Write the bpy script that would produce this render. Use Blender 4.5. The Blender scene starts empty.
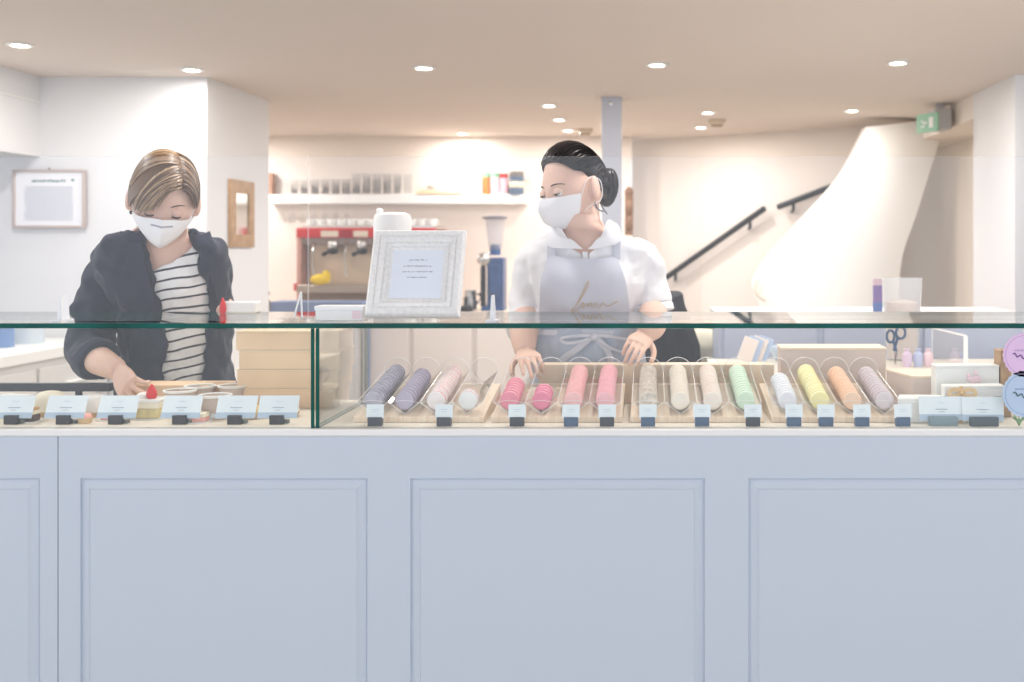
import bpy, math, random
from mathutils import Vector, Matrix, noise
random.seed(7)
PI = math.pi
sc = bpy.context.scene
COL = sc.collection
# ------------------------------------------------------------ camera frame
F = 1050.0; CX = 650.0; CY = 247.0; EYE = 1.5
DECK = 1.108; GTOP = 1.335; CEIL = 2.29
def P(px, py, s):
    return Vector(((px-CX)/s, F/s, EYE-(py-CY)/s))
def proj(v):
    s = F/v.y
    return (CX+v.x*s, CY-(v.z-EYE)*s)
def PZ(px, z, s):
    return Vector(((px-CX)/s, F/s, z))

# ------------------------------------------------------------ materials
def lin(c):
    return tuple((x/12.92 if x <= .04045 else ((x+.055)/1.055)**2.4) for x in c)
MATS = {}
def mat(name, rgb, rough=.6, metal=0, var=0, scale=20, bump=0, bscale=None, stretch=(1,1,1), rgb2=None, spec=.5, coat=0, sheen=0, sss=0, trans=0, ior=1.45, emit=None, estr=0, alpha=1):
    if name in MATS: return MATS[name]
    m = bpy.data.materials.new(name); m.use_nodes = True
    nt = m.node_tree; b = nt.nodes['Principled BSDF']
    c = lin(rgb)
    b.inputs['Base Color'].default_value = (*c, 1)
    b.inputs['Roughness'].default_value = rough
    b.inputs['Metallic'].default_value = metal
    b.inputs['Specular IOR Level'].default_value = spec
    b.inputs['Coat Weight'].default_value = coat
    b.inputs['Sheen Weight'].default_value = sheen
    b.inputs['IOR'].default_value = ior
    b.inputs['Transmission Weight'].default_value = trans
    b.inputs['Alpha'].default_value = alpha
    if sss:
        b.inputs['Subsurface Weight'].default_value = sss
        b.inputs['Subsurface Radius'].default_value = (.01, .004, .002)
        b.inputs['Subsurface Scale'].default_value = .6
    if emit:
        b.inputs['Emission Color'].default_value = (*lin(emit), 1)
        b.inputs['Emission Strength'].default_value = estr
    if var or rgb2 or bump:
        tc = nt.nodes.new('ShaderNodeTexCoord'); mp = nt.nodes.new('ShaderNodeMapping')
        mp.inputs['Scale'].default_value = stretch
        nt.links.new(tc.outputs['Object'], mp.inputs['Vector'])
        nz = nt.nodes.new('ShaderNodeTexNoise'); nz.inputs['Scale'].default_value = scale; nz.inputs['Detail'].default_value = 4
        nt.links.new(mp.outputs['Vector'], nz.inputs['Vector'])
        if var or rgb2:
            r = nt.nodes.new('ShaderNodeValToRGB')
            r.color_ramp.elements[0].position = .35; r.color_ramp.elements[1].position = .65
            c2 = lin(rgb2) if rgb2 else tuple(min(1, x*(1-var)) for x in c)
            r.color_ramp.elements[0].color = (*c2, 1); r.color_ramp.elements[1].color = (*c, 1)
            nt.links.new(nz.outputs['Fac'], r.inputs['Fac']); nt.links.new(r.outputs['Color'], b.inputs['Base Color'])
        if bump:
            n2 = nt.nodes.new('ShaderNodeTexNoise'); n2.inputs['Scale'].default_value = bscale or scale
            nt.links.new(mp.outputs['Vector'], n2.inputs['Vector'])
            bp = nt.nodes.new('ShaderNodeBump'); bp.inputs['Strength'].default_value = bump; bp.inputs['Distance'].default_value = .01
            nt.links.new(n2.outputs['Fac'], bp.inputs['Height']); nt.links.new(bp.outputs['Normal'], b.inputs['Normal'])
    MATS[name] = m
    return m
def pane_mat(name, tint=(1,1,1), ior=1.45, veil=0.0, rough=0.0):
    if name in MATS: return MATS[name]
    m = bpy.data.materials.new(name); m.use_nodes = True; nt = m.node_tree
    nt.nodes.clear()
    out = nt.nodes.new('ShaderNodeOutputMaterial'); tr = nt.nodes.new('ShaderNodeBsdfTransparent'); tr.inputs['Color'].default_value = (*tint, 1)
    gl = nt.nodes.new('ShaderNodeBsdfGlossy'); gl.inputs['Roughness'].default_value = rough; gl.inputs['Color'].default_value = (1,1,1,1)
    fr = nt.nodes.new('ShaderNodeFresnel'); fr.inputs['IOR'].default_value = ior
    mx = nt.nodes.new('ShaderNodeMixShader')
    ge = nt.nodes.new('ShaderNodeNewGeometry'); mi = nt.nodes.new('ShaderNodeMapRange')
    mi.inputs['To Min'].default_value = ior; mi.inputs['To Max'].default_value = 1/ior
    nt.links.new(ge.outputs['Backfacing'], mi.inputs['Value']); nt.links.new(mi.outputs['Result'], fr.inputs['IOR'])
    nt.links.new(fr.outputs['Fac'], mx.inputs['Fac']); nt.links.new(tr.outputs[0], mx.inputs[1]); nt.links.new(gl.outputs[0], mx.inputs[2])
    last = mx
    if veil:
        df = nt.nodes.new('ShaderNodeBsdfDiffuse'); df.inputs['Color'].default_value = (.9,.93,1,1)
        m2 = nt.nodes.new('ShaderNodeMixShader'); m2.inputs['Fac'].default_value = veil
        nt.links.new(mx.outputs[0], m2.inputs[1]); nt.links.new(df.outputs[0], m2.inputs[2]); last = m2
    nt.links.new(last.outputs[0], out.inputs['Surface'])
    MATS[name] = m
    return m
def emis(name, rgb, st):
    m = bpy.data.materials.new(name); m.use_nodes = True; nt = m.node_tree; nt.nodes.clear()
    o = nt.nodes.new('ShaderNodeOutputMaterial'); e = nt.nodes.new('ShaderNodeEmission')
    e.inputs['Color'].default_value = (*lin(rgb), 1); e.inputs['Strength'].default_value = st
    nt.links.new(e.outputs[0], o.inputs['Surface']); return m

M_ceil = mat('ceiling_plaster', (.87,.83,.80), .9, bump=.05, scale=60)
M_wallw = mat('white_plaster', (.88,.88,.885), .9, bump=.05, scale=60)
M_wallb = mat('beige_plaster', (.90,.86,.825), .9, bump=.05, scale=60)
M_wallt = mat('taupe_plaster', (.90,.85,.79), .9, bump=.05, scale=60)
M_white = mat('white_paint', (.93,.93,.92), .5)
M_floor = mat('floor_tile', (.75,.71,.66), .4, var=.15, scale=3)
M_counter = mat('counter_lacquer', (.77,.808,.862), .5, bump=.02, scale=30)
M_lip = mat('counter_lip', (.92,.92,.92), .35)
M_deck = mat('deck_laminate', (.90,.87,.82), .4)
M_wood = mat('pale_wood', (.96,.88,.79), .55, rgb2=(.92,.83,.72), scale=9, stretch=(1,14,1))
M_wood2 = mat('pale_wood_upright', (.96,.90,.82), .55, rgb2=(.92,.83,.73), scale=10, stretch=(12,1,1))
M_kraft = mat('kraft_card', (.95,.83,.69), .8, var=.08, scale=14)
M_kraft2 = mat('pinkish_card', (.88,.82,.79), .8, var=.06, scale=14)
M_glass = pane_mat('clear_glass_face', (.985,.992,.988), 1.4)
M_acr = pane_mat('clear_acrylic_face', (.99,.99,.99), 1.3)
M_scr = pane_mat('screen_acrylic_face', (.985,.99,1.0), 1.28, veil=.025)  # pale diffuse veil paints the reflection haze into the screens
M_gedge = mat('green_glass_edge', (.0,.37,.34), .35, var=.55, scale=5, spec=.25)
M_aedge = mat('acrylic_edge', (.95,.95,.95), .25)
M_black = mat('black_plastic', (.06,.065,.08), .4)
M_dark = mat('charcoal_rail', (.14,.16,.21), .35)
M_chrome = mat('chrome', (.80,.79,.77), .22, metal=1)
M_red = mat('red_enamel', (.78,.16,.14), .35)
M_redb = mat('strawberry_red', (.85,.13,.14), .3)
M_cream = mat('cream', (.96,.93,.85), .6)
M_sponge = mat('sponge_cake', (.90,.84,.62), .9, var=.15, scale=80)
M_ink = mat('ink', (.30,.32,.36), .7)
M_card = mat('card_pale_blue', (.90,.935,.955), .7)
M_cardg = mat('card_grey_band', (.70,.77,.84), .7)
M_blue = mat('blue_enamel', (.18,.30,.50), .35, var=.3, scale=12)
M_gold = mat('gilded_frame', (.72,.57,.40), .45, metal=.0, var=.25, scale=30)
M_mirror = mat('mirror_glass', (.9,.9,.88), .08, metal=1)
M_porc = mat('white_porcelain', (.95,.95,.94), .3)

# ------------------------------------------------------------ mesh builder
class MB:
    def __init__(s): s.v = []; s.f = []; s.mi = []; s.cur = 0
    def add(s, vs, fs, mi=None):
        o = len(s.v); s.v += [Vector(v) for v in vs]
        for f in fs: s.f.append(tuple(i+o for i in f)); s.mi.append(s.cur if mi is None else mi)
        return s
    def box(s, x0, x1, y0, y1, z0, z1, mi=None):
        return s.add([(x0,y0,z0),(x1,y0,z0),(x1,y1,z0),(x0,y1,z0),(x0,y0,z1),(x1,y0,z1),(x1,y1,z1),(x0,y1,z1)],
            [(0,3,2,1),(4,5,6,7),(0,1,5,4),(1,2,6,5),(2,3,7,6),(3,0,4,7)], mi)
    def cbox(s, c, d, mi=None, R=None):
        n = len(s.v); a, b, e = d[0]/2, d[1]/2, d[2]/2
        s.box(-a, a, -b, b, -e, e, mi)
        for i in range(n, len(s.v)):
            v = s.v[i]
            if R is not None: v = R @ v
            s.v[i] = v + Vector(c)
        return s
    def loft(s, rings, cap=True, mi=None, closed=True):
        n = len(rings[0]); vs = [p for r in rings for p in r]; fs = []
        for i in range(len(rings)-1):
            for j in range(n if closed else n-1):
                k = (j+1) % n
                fs.append((i*n+j, i*n+k, (i+1)*n+k, (i+1)*n+j))
        if cap: fs.append(tuple(reversed(range(n)))); fs.append(tuple(range((len(rings)-1)*n, len(rings)*n)))
        return s.add(vs, fs, mi)
    def lathe(s, prof, n=24, c=(0,0,0), mi=None, R=None, cap=True):
        c = Vector(c); rings = []
        for r, z in prof:
            ring = [Vector((r*math.cos(2*PI*k/n), r*math.sin(2*PI*k/n), z)) for k in range(n)]
            if R is not None: ring = [R @ p for p in ring]
            rings.append([p+c for p in ring])
        return s.loft(rings, cap, mi)
    def tube(s, pts, rad, n=8, mi=None, flat=1.0, up=None, cap=True):
        pts = [Vector(p) for p in pts]; m = len(pts)
        if not isinstance(rad, (list, tuple)): rad = [rad]*m
        tan = []
        for i in range(m):
            a = pts[max(0, i-1)]; b = pts[min(m-1, i+1)]; d = b-a
            tan.append(d.normalized() if d.length > 1e-9 else Vector((0,0,1)))
        u = Vector(up) if up else (Vector((0,0,1)) if abs(tan[0].z) < .9 else Vector((0,1,0)))
        rings = []
        for i in range(m):
            t = tan[i]; u = (u - t*u.dot(t))
            u = u.normalized() if u.length > 1e-6 else t.orthogonal().normalized()
            w = t.cross(u); r = rad[i]
            rx, ry = (r if isinstance(r, (list, tuple)) else (r, r*flat))
            rings.append([pts[i] + w*(rx*math.cos(2*PI*k/n)) + u*(ry*math.sin(2*PI*k/n)) for k in range(n)])
        return s.loft(rings, cap, mi)
    def ell(s, c, r, nu=20, nv=12, R=None, mi=None, fn=None):
        c = Vector(c); rings = []
        for i in range(1, nv):
            th = PI*i/nv; ring = []
            for k in range(nu):
                ph = 2*PI*k/nu
                p = Vector((math.sin(th)*math.cos(ph), math.sin(th)*math.sin(ph), -math.cos(th)))
                if fn: p = fn(p)
                p = Vector((p.x*r[0], p.y*r[1], p.z*r[2]))
                if R is not None: p = R @ p
                ring.append(p+c)
            rings.append(ring)
        n = nu; vs = [p for q in rings for p in q]; fs = []
        for i in range(len(rings)-1):
            for j in range(n):
                k = (j+1) % n; fs.append((i*n+j, i*n+k, (i+1)*n+k, (i+1)*n+j))
        b = Vector((0,0,-1)); t = Vector((0,0,1))
        if fn: b = fn(b); t = fn(t)
        b = Vector((b.x*r[0], b.y*r[1], b.z*r[2])); t = Vector((t.x*r[0], t.y*r[1], t.z*r[2]))
        if R is not None: b = R @ b; t = R @ t
        vs += [b+c, t+c]; B = len(vs)-2; T = B+1; L = (len(rings)-1)*n
        for j in range(n):
            k = (j+1) % n; fs.append((B, k, j)); fs.append((T, L+j, L+k))
        return s.add(vs, fs, mi)
    def prism(s, poly, y0, y1, mi=None, T=None):
        """poly of (x,z), extruded along y"""
        n = len(poly); vs = [Vector((x, y0, z)) for x, z in poly] + [Vector((x, y1, z)) for x, z in poly]
        if T is not None: vs = [T @ v for v in vs]
        fs = [tuple(range(n)), tuple(reversed(range(n, 2*n)))]
        for i in range(n):
            k = (i+1) % n; fs.append((k, i, i+n, k+n))
        return s.add(vs, fs, mi)
    def sheet(s, grid, th, mi=None, nrm=None):
        """grid[i][j] points; gives a closed solid of thickness th (offset along computed normals)"""
        a = len(grid); b = len(grid[0])
        def nr(i, j):
            if nrm: return nrm(i, j)
            du = grid[min(a-1, i+1)][j]-grid[max(0, i-1)][j]; dv = grid[i][min(b-1, j+1)]-grid[i][max(0, j-1)]
            n = du.cross(dv); return n.normalized() if n.length > 1e-12 else Vector((0,-1,0))
        top = [[grid[i][j]+nr(i, j)*th for j in range(b)] for i in range(a)]
        vs = [p for r in grid for p in r]+[p for r in top for p in r]; N = a*b; fs = []
        for i in range(a-1):
            for j in range(b-1):
                q = (i*b+j, i*b+j+1, (i+1)*b+j+1, (i+1)*b+j)
                fs.append(q); fs.append(tuple(reversed([k+N for k in q])))
        per = [(0, j) for j in range(b)]+[(i, b-1) for i in range(1, a)]+[(a-1, j) for j in range(b-2, -1, -1)]+[(i, 0) for i in range(a-2, 0, -1)]
        for k in range(len(per)):
            p = per[k]; q = per[(k+1) % len(per)]
            u = p[0]*b+p[1]; w = q[0]*b+q[1]; fs.append((u, u+N, w+N, w))
        return s.add(vs, fs, mi)
    def build(s, name, mats, parent=None, loc=None, bevel=0, smooth=True, angle=38, fixn=False):
        me = bpy.data.meshes.new(name); off = Vector(loc) if loc is not None else Vector((0,0,0))
        base = off if parent is None else (parent['_w'] if False else off)
        me.from_pydata([tuple(v-off) for v in s.v], [], s.f)
        if not isinstance(mats, (list, tuple)): mats = [mats]
        for m in mats: me.materials.append(m)
        for p, i in zip(me.polygons, s.mi): p.material_index = i
        if fixn:
            import bmesh
            bm = bmesh.new(); bm.from_mesh(me); bmesh.ops.recalc_face_normals(bm, faces=bm.faces); bm.to_mesh(me); bm.free()
        me.validate(); me.update()
        if smooth:
            for p in me.polygons: p.use_smooth = True
            me.set_sharp_from_angle(angle=math.radians(angle))
        o = bpy.data.objects.new(name, me); COL.objects.link(o); o.location = off
        if parent is not None:
            o.parent = parent; o.matrix_parent_inverse = world(parent).inverted()
        if bevel:
            b = o.modifiers.new('bevel', 'BEVEL'); b.width = bevel; b.segments = 2; b.limit_method = 'ANGLE'; b.angle_limit = math.radians(40)
        return o
def world(o):
    m = o.matrix_basis.copy()
    return (world(o.parent) @ o.matrix_parent_inverse @ m) if o.parent else m
def struct(o): o['kind'] = 'structure'; return o
def tag(o, label, cat, group=None, kind=None):
    o['label'] = label; o['category'] = cat
    if group: o['group'] = group
    if kind: o['kind'] = kind
    return o
def thing(name, label, cat, loc, group=None):
    o = bpy.data.objects.new(name, None); COL.objects.link(o); o.location = loc; o.empty_display_size = .02
    return tag(o, label, cat, group)
def copy_tree(o, loc=None, parent=None):
    c = o.copy(); COL.objects.link(c)
    if parent: c.parent = parent
    if loc is not None: c.location = loc
    for ch in o.children: copy_tree(ch, None, c)
    return c
def box(name, m, x0, x1, y0, y1, z0, z1, parent=None, bevel=0, loc=None):
    return MB().box(x0, x1, y0, y1, z0, z1).build(name, m, parent, loc or ((x0+x1)/2, (y0+y1)/2, z0), bevel)
def crom(pts, k=6):
    """Catmull-Rom resample of tuples/vectors"""
    pts = [Vector(p) for p in pts]; out = []
    for i in range(len(pts)-1):
        p0 = pts[max(0, i-1)]; p1 = pts[i]; p2 = pts[i+1]; p3 = pts[min(len(pts)-1, i+2)]
        for j in range(k):
            t = j/k
            out.append(.5*((2*p1)+(-p0+p2)*t+(2*p0-5*p1+4*p2-p3)*t*t+(-p0+3*p1-3*p2+p3)*t**3))
    out.append(pts[-1]); return out
def interp(tab, x):
    if x <= tab[0][0]: return tab[0][1]
    for (a, u), (b, w) in zip(tab, tab[1:]):
        if x <= b: return u+(w-u)*(x-a)/(b-a)
    return tab[-1][1]

# ============================================================ ROOM
YB = 7.5
struct(box('floor', M_floor, -4.2, 4.2, -1.2, 9.6, -.1, 0))
struct(box('ceiling', M_ceil, -4.2, 4.2, -1.2, 9.6, CEIL, CEIL+.12))
yL = F/215; xL = (207-CX)/215
struct(box('wall_left', M_wallw, -3.82, -3.7, 3.9, yL, 0, CEIL))
struct(box('wall_left_front', M_wallw, -3.82, -3.7, -1.2, 3.9, 0, .9))  # unseen wall cut low, the opening above it added for more daylight
struct(box('trim_3', M_wallw, -3.7, (40-CX)/215, 1.5, yL, 1.92, CEIL))
# left front-facing wall with its return (the broad pier beside the coffee corner)
struct(box('wall_pier', M_wallw, -3.82, xL, yL, F/185, 0, CEIL))
struct(box('trim_1', M_white, -2.8372, -2.828, 1.6, yL-.001, CEIL-.122, CEIL-.115))
# coffee corner back wall
struct(box('wall_back', M_wallb, -4.2, (632-CX)/134, YB, YB+.12, 0, CEIL))
struct(box('wall_corner_left', M_wallb, -4.2, -4.08, F/185, YB, 0, CEIL))
# stair wall, running at an angle
a = P(632, 142, 134); b = P(905, 124, 156); a.z = b.z = 0
d = (b-a).normalized(); nrm = Vector((-d.y, d.x, 0))
if nrm.y < 0: nrm = -nrm
def wall_seg(name, m, a, b, th, z0, z1):
    q = [a, b, b+nrm*th, a+nrm*th]
    mb = MB(); mb.add([(p.x, p.y, z0) for p in q]+[(p.x, p.y, z1) for p in q], [(0,3,2,1),(4,5,6,7),(0,1,5,4),(1,2,6,5),(2,3,7,6),(3,0,4,7)])
    return mb.build(name, m, None, (a.x, a.y, z0))
struct(wall_seg('wall_stair', M_wallb, a, b-d*.12, .12, 0, CEIL))
stairA, stairD = a.copy(), d.copy()
def along_stair(px):   # point of the stair wall plane seen at px
    k = (px-CX)/F   # x = k*y
    t = (k*stairA.y-stairA.x)/(stairD.x-k*stairD.y); return stairA+stairD*t
# steel pillar
pp = P(611.5, 97, 190)
pil = MB().box(pp.x-.052, pp.x+.052, pp.y, pp.y+.1, 0, CEIL).build('pillar', mat('pillar_grey', (.74,.75,.79), .5), None, (pp.x, pp.y+.05, 0), .004)
struct(pil)
MB().lathe([(.012,0),(.012,.004),(.006,.006)], 12, (pp.x-.005, pp.y-.001, CEIL-.035), R=Matrix.Rotation(PI/2, 3, 'X')).build('bolt', M_chrome, pil)
# right pier: front face at s=218, side face facing left at x=1.674, opening under a lintel
xr = (1015-CX)/218; yR = F/218; yO = F/193
struct(box('wall_right_pier', M_wallw, xr, 3.4, yR, yO, 0, CEIL))
struct(box('trim_2', M_wallb, xr, xr+.3, yO, 8.1, 2.163, CEIL))
struct(box('wall_right_recess', M_wallt, 1.96, 3.0, yO+.001, 8.3, 0, 2.163))
struct(box('wall_recess_end', M_wallt, 1.2, 3.2, 8.32, 8.44, 0, CEIL))
struct(box('wall_right', M_wallw, 3.4, 3.52, 3.2, yO, 0, CEIL))
struct(box('wall_right_front', M_wallw, 3.4, 3.52, -1.2, 3.2, 0, .9))  # unseen too, kept low so that extra daylight enters from the right


# ---- plaster stair balustrade (curved solid parapet)
def balustrade():
    left = [(866,127),(850,160),(834,184),(800,222),(771,254),(757,274),(753.5,285),(756,298),(760,313)]
    right = [(948,118),(942,133),(931,168),(916,216),(904,250),(900,275),(899,290),(899,300),(899,313)]
    # extend behind the ledge down to the floor
    left += [(766,380),(770,440)]; right += [(899,380),(899,440)]
    L = crom([(x, y, 0) for x, y in left], 5); R = crom([(x, y, 0) for x, y in right], 5)
    g = []
    for l, r in zip(L, R):
        row = []
        for j in range(21):
            u = j/20; px = l.x+(r.x-l.x)*u; py = l.y+(r.y-l.y)*u
            w = (px-750)/200
            s = 151 + 9*max(0, w) + 9*math.sin(PI*min(1, max(0, w)))
            p = P(px, py, s); p.z = min(p.z, CEIL-.001)
            row.append(p)
        g.append(row)
    mb = MB(); mb.sheet(g, -.13, nrm=lambda i, j: Vector((0,-1,0)))
    o = mb.build('stair_balustrade', mat('balustrade_plaster', (.95,.94,.92), .8), None, (g[-1][10].x, g[-1][10].y+.06, 0), fixn=True, angle=50)
    o.modifiers.new('bevel', 'BEVEL').width = .015
    # capping rail on the lower edge
    rim = crom([P(x, y, 153) + Vector((0,-.03,0)) for x, y in [(757,279),(754.5,287),(760,296),(775,302),(800,305),(835,307),(870,308)]], 5)
    MB().tube(rim, .016, 10).build('rounded_lip', mat('lip_cream', (.95,.91,.85), .7), o)
    return tag(o, 'tall white curved plaster stair balustrade sweeping up to the ceiling', 'balustrade')
balustrade()
# ---- handrails on the stair wall
def handrail(p0, p1, label, endk):
    def onw(p_):
        q_ = along_stair(p_[0]); return P(p_[0], p_[1], F/q_.y*1.011)
    A = onw(p0); B = onw(p1)
    t = thing('handrail', label, 'handrail', (A+B)/2, 'black stair handrails')
    MB().tube([A, A.lerp(B, .5), B], .021, 12).build('rail', M_black, t)
    for u in (.12, .86) if endk else (.3,):
        c = A.lerp(B, u)
        MB().tube([c, c+Vector((0,.0,-.06)), c+Vector((0,.09,-.07))], .011, 8).build('bracket', M_black, t)
    return t
handrail((664,279),(765,208), 'long black handrail rising along the beige wall from behind the apron wearer', True)
handrail((778,207),(831,187), 'short black handrail disappearing behind the white curved balustrade', False)
# carved wooden ornament beside pillar
o = MB(); c = P(629, 215, 150)
o.cbox(c, (.055,.03,.27)); o.ell(c+Vector((0,0,.15)), (.03,.018,.04)); o.ell(c+Vector((0,-.015,.05)), (.022,.018,.05)); o.ell(c+Vector((0,-.015,-.06)), (.02,.018,.05))
tag(o.build('wall_ornament', mat('carved_wood', (.55,.40,.28), .5, var=.4, scale=25), None, c-Vector((0,0,.13))), 'narrow carved brown wooden ornament hanging right of the grey pillar', 'ornament')


# ---- downlights
M_lamp = emis('lamp_glow', (1,.97,.92), 14)
dl = [(20,44,'recessed downlight nearest the left edge of the ceiling'),(192,69,'recessed downlight above the pier edge over the jacket wearer'),
      (424,67,'recessed downlight in the near row above the white picture frame'),(657,64,'recessed downlight in the near row just right of the grey pillar'),
      (898,62,'recessed downlight in the near row in front of the exit sign'),(549,105,'recessed downlight nearer of the pair left of the grey pillar'),
      (559,119,'recessed downlight farther of the pair left of the grey pillar'),(708,112,'recessed downlight nearer of the pair beside the smoke detector'),
      (701,127,'recessed downlight farther of the pair beside the smoke detector'),(852,110,'recessed downlight in front of the top of the stair balustrade'),
      (568,130,'faint small downlight just left of the ceiling sensor by the pillar'),(462,133,'faint small downlight above the right half of the white shelf')]
def downlight(x, y, label, power, seen=True):
    t = thing('ceiling_downlight', label, 'ceiling light', (x, y, CEIL), 'recessed ceiling downlights')
    MB().lathe([(.034,-.001),(.05,-.001),(.05,-.006),(.036,-.009),(.034,-.006)], 28, (x, y, CEIL), cap=False).build('trim_ring', M_white, t)
    MB().lathe([(.0341,-.002),(.0341,-.004),(.01,-.005)], 24, (x, y, CEIL)).build('lens', M_lamp, t)
    L = bpy.data.lights.new('downlight_lamp', 'AREA'); L.shape = 'DISK'; L.size = .07; L.energy = power; L.color = (1,.955,.91); L.spread = PI
    lo = bpy.data.objects.new('downlight_lamp', L); COL.objects.link(lo); lo.location = (x, y, CEIL-.012); lo.parent = t; lo.matrix_parent_inverse = world(t).inverted()
PW = 7
ROWP = {192: 3, 20: 5, 549: 7, 559: 7, 708: 4.8, 701: 4.8, 568: 4, 462: 4.5, 852: 4}
for px, py, lab in dl:
    s = (CY-py)/.79
    downlight((px-CX)/s, F/s, lab, ROWP.get(px, PW))

# unseen lamps without fittings, added to brighten the counter and the fronts of the goods
for k, (x, yy) in enumerate([(a_, 2.75) for a_ in (-2.0, -.95, .15, 1.25, 2.3)]+[(a_, 1.0) for a_ in (-1.5, 1.0)]):
    L = bpy.data.lights.new('counter_fill_light', 'AREA'); L.shape = 'DISK'; L.size = .12; L.energy = 5 if yy > 2 else 2.5; L.color = (1,.95,.90)
    lo = bpy.data.objects.new('counter_fill_light', L); COL.objects.link(lo); lo.location = (x, yy, CEIL-.012)
for x, yy in ((-3.1,6.2),(-2.95,7.0)):  # unseen lamps hidden behind the pier, added to brighten the coffee corner
    L = bpy.data.lights.new('corner_fill_light', 'AREA'); L.shape = 'DISK'; L.size = .12; L.energy = 9; L.color = (1,.955,.91)
    lo = bpy.data.objects.new('corner_fill_light', L); COL.objects.link(lo); lo.location = (x, yy, CEIL-.012)
# smoke detectors
for px, py, lab in ((717,120,'round smoke detector on the ceiling beside two downlights right of the pillar'),(585,129,'small ceiling sensor on the coffee corner ceiling left of the pillar')):
    s = (CY-py)/.79*1.0; x, y = (px-CX)/s, F/s
    t = thing('smoke_detector', lab, 'smoke detector', (x, y, CEIL))
    MB().lathe([(.055,0),(.055,-.014),(.04,-.03),(.022,-.038),(.0,-.038)], 24, (x, y, CEIL)).build('housing', mat('detector_beige', (.80,.74,.67), .6), t)
    MB().lathe([(.036,-.03),(.038,-.036),(.03,-.041),(.02,-.04)], 24, (x, y, CEIL)).build('vent_ring', mat('detector_brown', (.62,.54,.47), .6), t)

# ---- exit sign
c = P(941, 117, 182)
t = thing('exit_sign', 'green and white emergency exit sign with grey housing under the ceiling', 'exit sign', (c.x, c.y, CEIL))
MB().box(c.x-.045, c.x+.05, c.y-.03, c.y+.12, c.z-.07, CEIL-.03).box(c.x-.02, c.x+.02, c.y, c.y+.05, CEIL-.03, CEIL).build('housing', mat('sign_grey', (.72,.71,.71), .5), t, bevel=.004)
R = Matrix.Rotation(math.radians(-60), 3, 'Z')
g = P(927.5, 123, 186)
MB().cbox(g, (.15,.014,.10), R=R).build('sign_panel', mat('exit_green', (.58,.73,.64), .4, emit=(.4,.7,.5), estr=.08), t)
def onsign(u, w): return g + R @ Vector((u, -.009, w))
q = MB(); q.cbox(onsign(.035,0), (.03,.003,.055), R=R); q.cbox(onsign(-.01,.0), (.03,.003,.012), R=R); q.cbox(onsign(-.03,.012), (.012,.003,.012), R=R); q.cbox(onsign(-.025,-.018), (.028,.003,.008), R=R)
q.build('pictogram', M_white, t)

# ---- framed certificate on pier wall
def frame_obj(name, label, c, w, h, mframe, mfill, fw=.02, dep=.02, facing=None, cat='picture frame'):
    t = thing(name, label, cat, c)
    R = facing or Matrix.Identity(3); C = Vector(c)
    m = MB()
    for (x, z, a, b) in ((0, h/2-fw/2, w, fw), (0, -h/2+fw/2, w, fw), (-w/2+fw/2, 0, fw, h-2*fw), (w/2-fw/2, 0, fw, h-2*fw)):
        m.cbox(C+R @ Vector((x, -dep/2, z)), (a, dep, b), R=R)
    m.build('frame', mframe, t, bevel=.003)
    MB().cbox(C+R @ Vector((0, -dep*.3, 0)), (w-2*fw+.002, dep*.5, h-2*fw+.002), R=R).build('picture_sheet', mfill, t)
    return t
c = P(50.5, 199, 215.5)
t = frame_obj('framed_certificate', 'framed white document with small text on the left white wall', c, .335, .27, mat('thin_frame_brown', (.74,.68,.66), .5), mat('paper', (.93,.93,.94), .7), .012)
m = MB()
for k in range(17):
    m.cbox(c+Vector((.03*(random.random()-.5)*.3, -.0125, .055-.0095*k)), (.235+random.uniform(-.02,.0), .001, .0022))
m.build('text_lines', mat('pale_ink', (.66,.68,.75), .7), t)['kind'] = 'stuff'
m = MB(); x = -.075
for k in range(11):
    w = random.uniform(.007, .014); m.cbox(c+Vector((x, -.0125, .083+random.uniform(-.002,.002))), (w, .001, .010)); x += w+.004
m.cbox(c+Vector((.11,-.0125,.087)), (.012,.001,.012))
m.build('heading', mat('grey_green_ink', (.50,.60,.60), .7), t)['kind'] = 'stuff'
MB().tube([c+Vector((0,-.005,.133)), c+Vector((0,-.012,.144))], .003, 8).build('hook', M_black, t)
# gilded mirror on the pier return (faces right)
s0, s1 = 205, 193.5
y0, y1 = F/s0, F/s1
c = Vector((xL, (y0+y1)/2, EYE-(214-CY)/199.))
Rm = Matrix.Rotation(PI/2, 3, 'Z')
t = frame_obj('wall_mirror', 'narrow gilt framed mirror on the side of the white pier', c, y1-y0, .335, M_gold, M_mirror, .065, .018, Rm, 'mirror')

# ============================================================ COFFEE CORNER
sB = 142.0
def B(px, py, s=sB): return P(px, py, s)
# shelf
p0, p1 = B(268, 194), B(525, 204)
SHZ = EYE+(CY-194.5)/sB
sh = box('wall_shelf', M_white, (268-CX)/sB, (526-CX)/sB, F/sB-.0, YB, SHZ-.065, SHZ, bevel=.004)
tag(sh, 'long thick white floating shelf on the coffee corner back wall', 'shelf')
def onshelf(px): return Vector(((px-CX)/(sB-.8), F/(sB-.8)+.0, SHZ))
c = onshelf(271) ; c.y += .02
tag(MB().box(c.x-.015, c.x+.012, c.y-.03, c.y+.03, SHZ, SHZ+.155).build('wooden_block', mat('brown_wood', (.72,.54,.42), .5, var=.3), None, c), 'upright brown wooden board at the left end of the white shelf', 'board')
M_tumb = pane_mat('tumbler_glass', (.995,.995,.99), 1.15, veil=.035)
def tumbler(h=.11, r=.034):
    return [(r*.8,0),(r,h),(r-.003,h),(r*.8-.003,.008),(0,.008)]
first = None
ords = ['leftmost','second','third','fourth','fifth','sixth','seventh','eighth','ninth','tenth','eleventh','twelfth','thirteenth','fourteenth','fifteenth','sixteenth','seventeenth','eighteenth']
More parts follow.
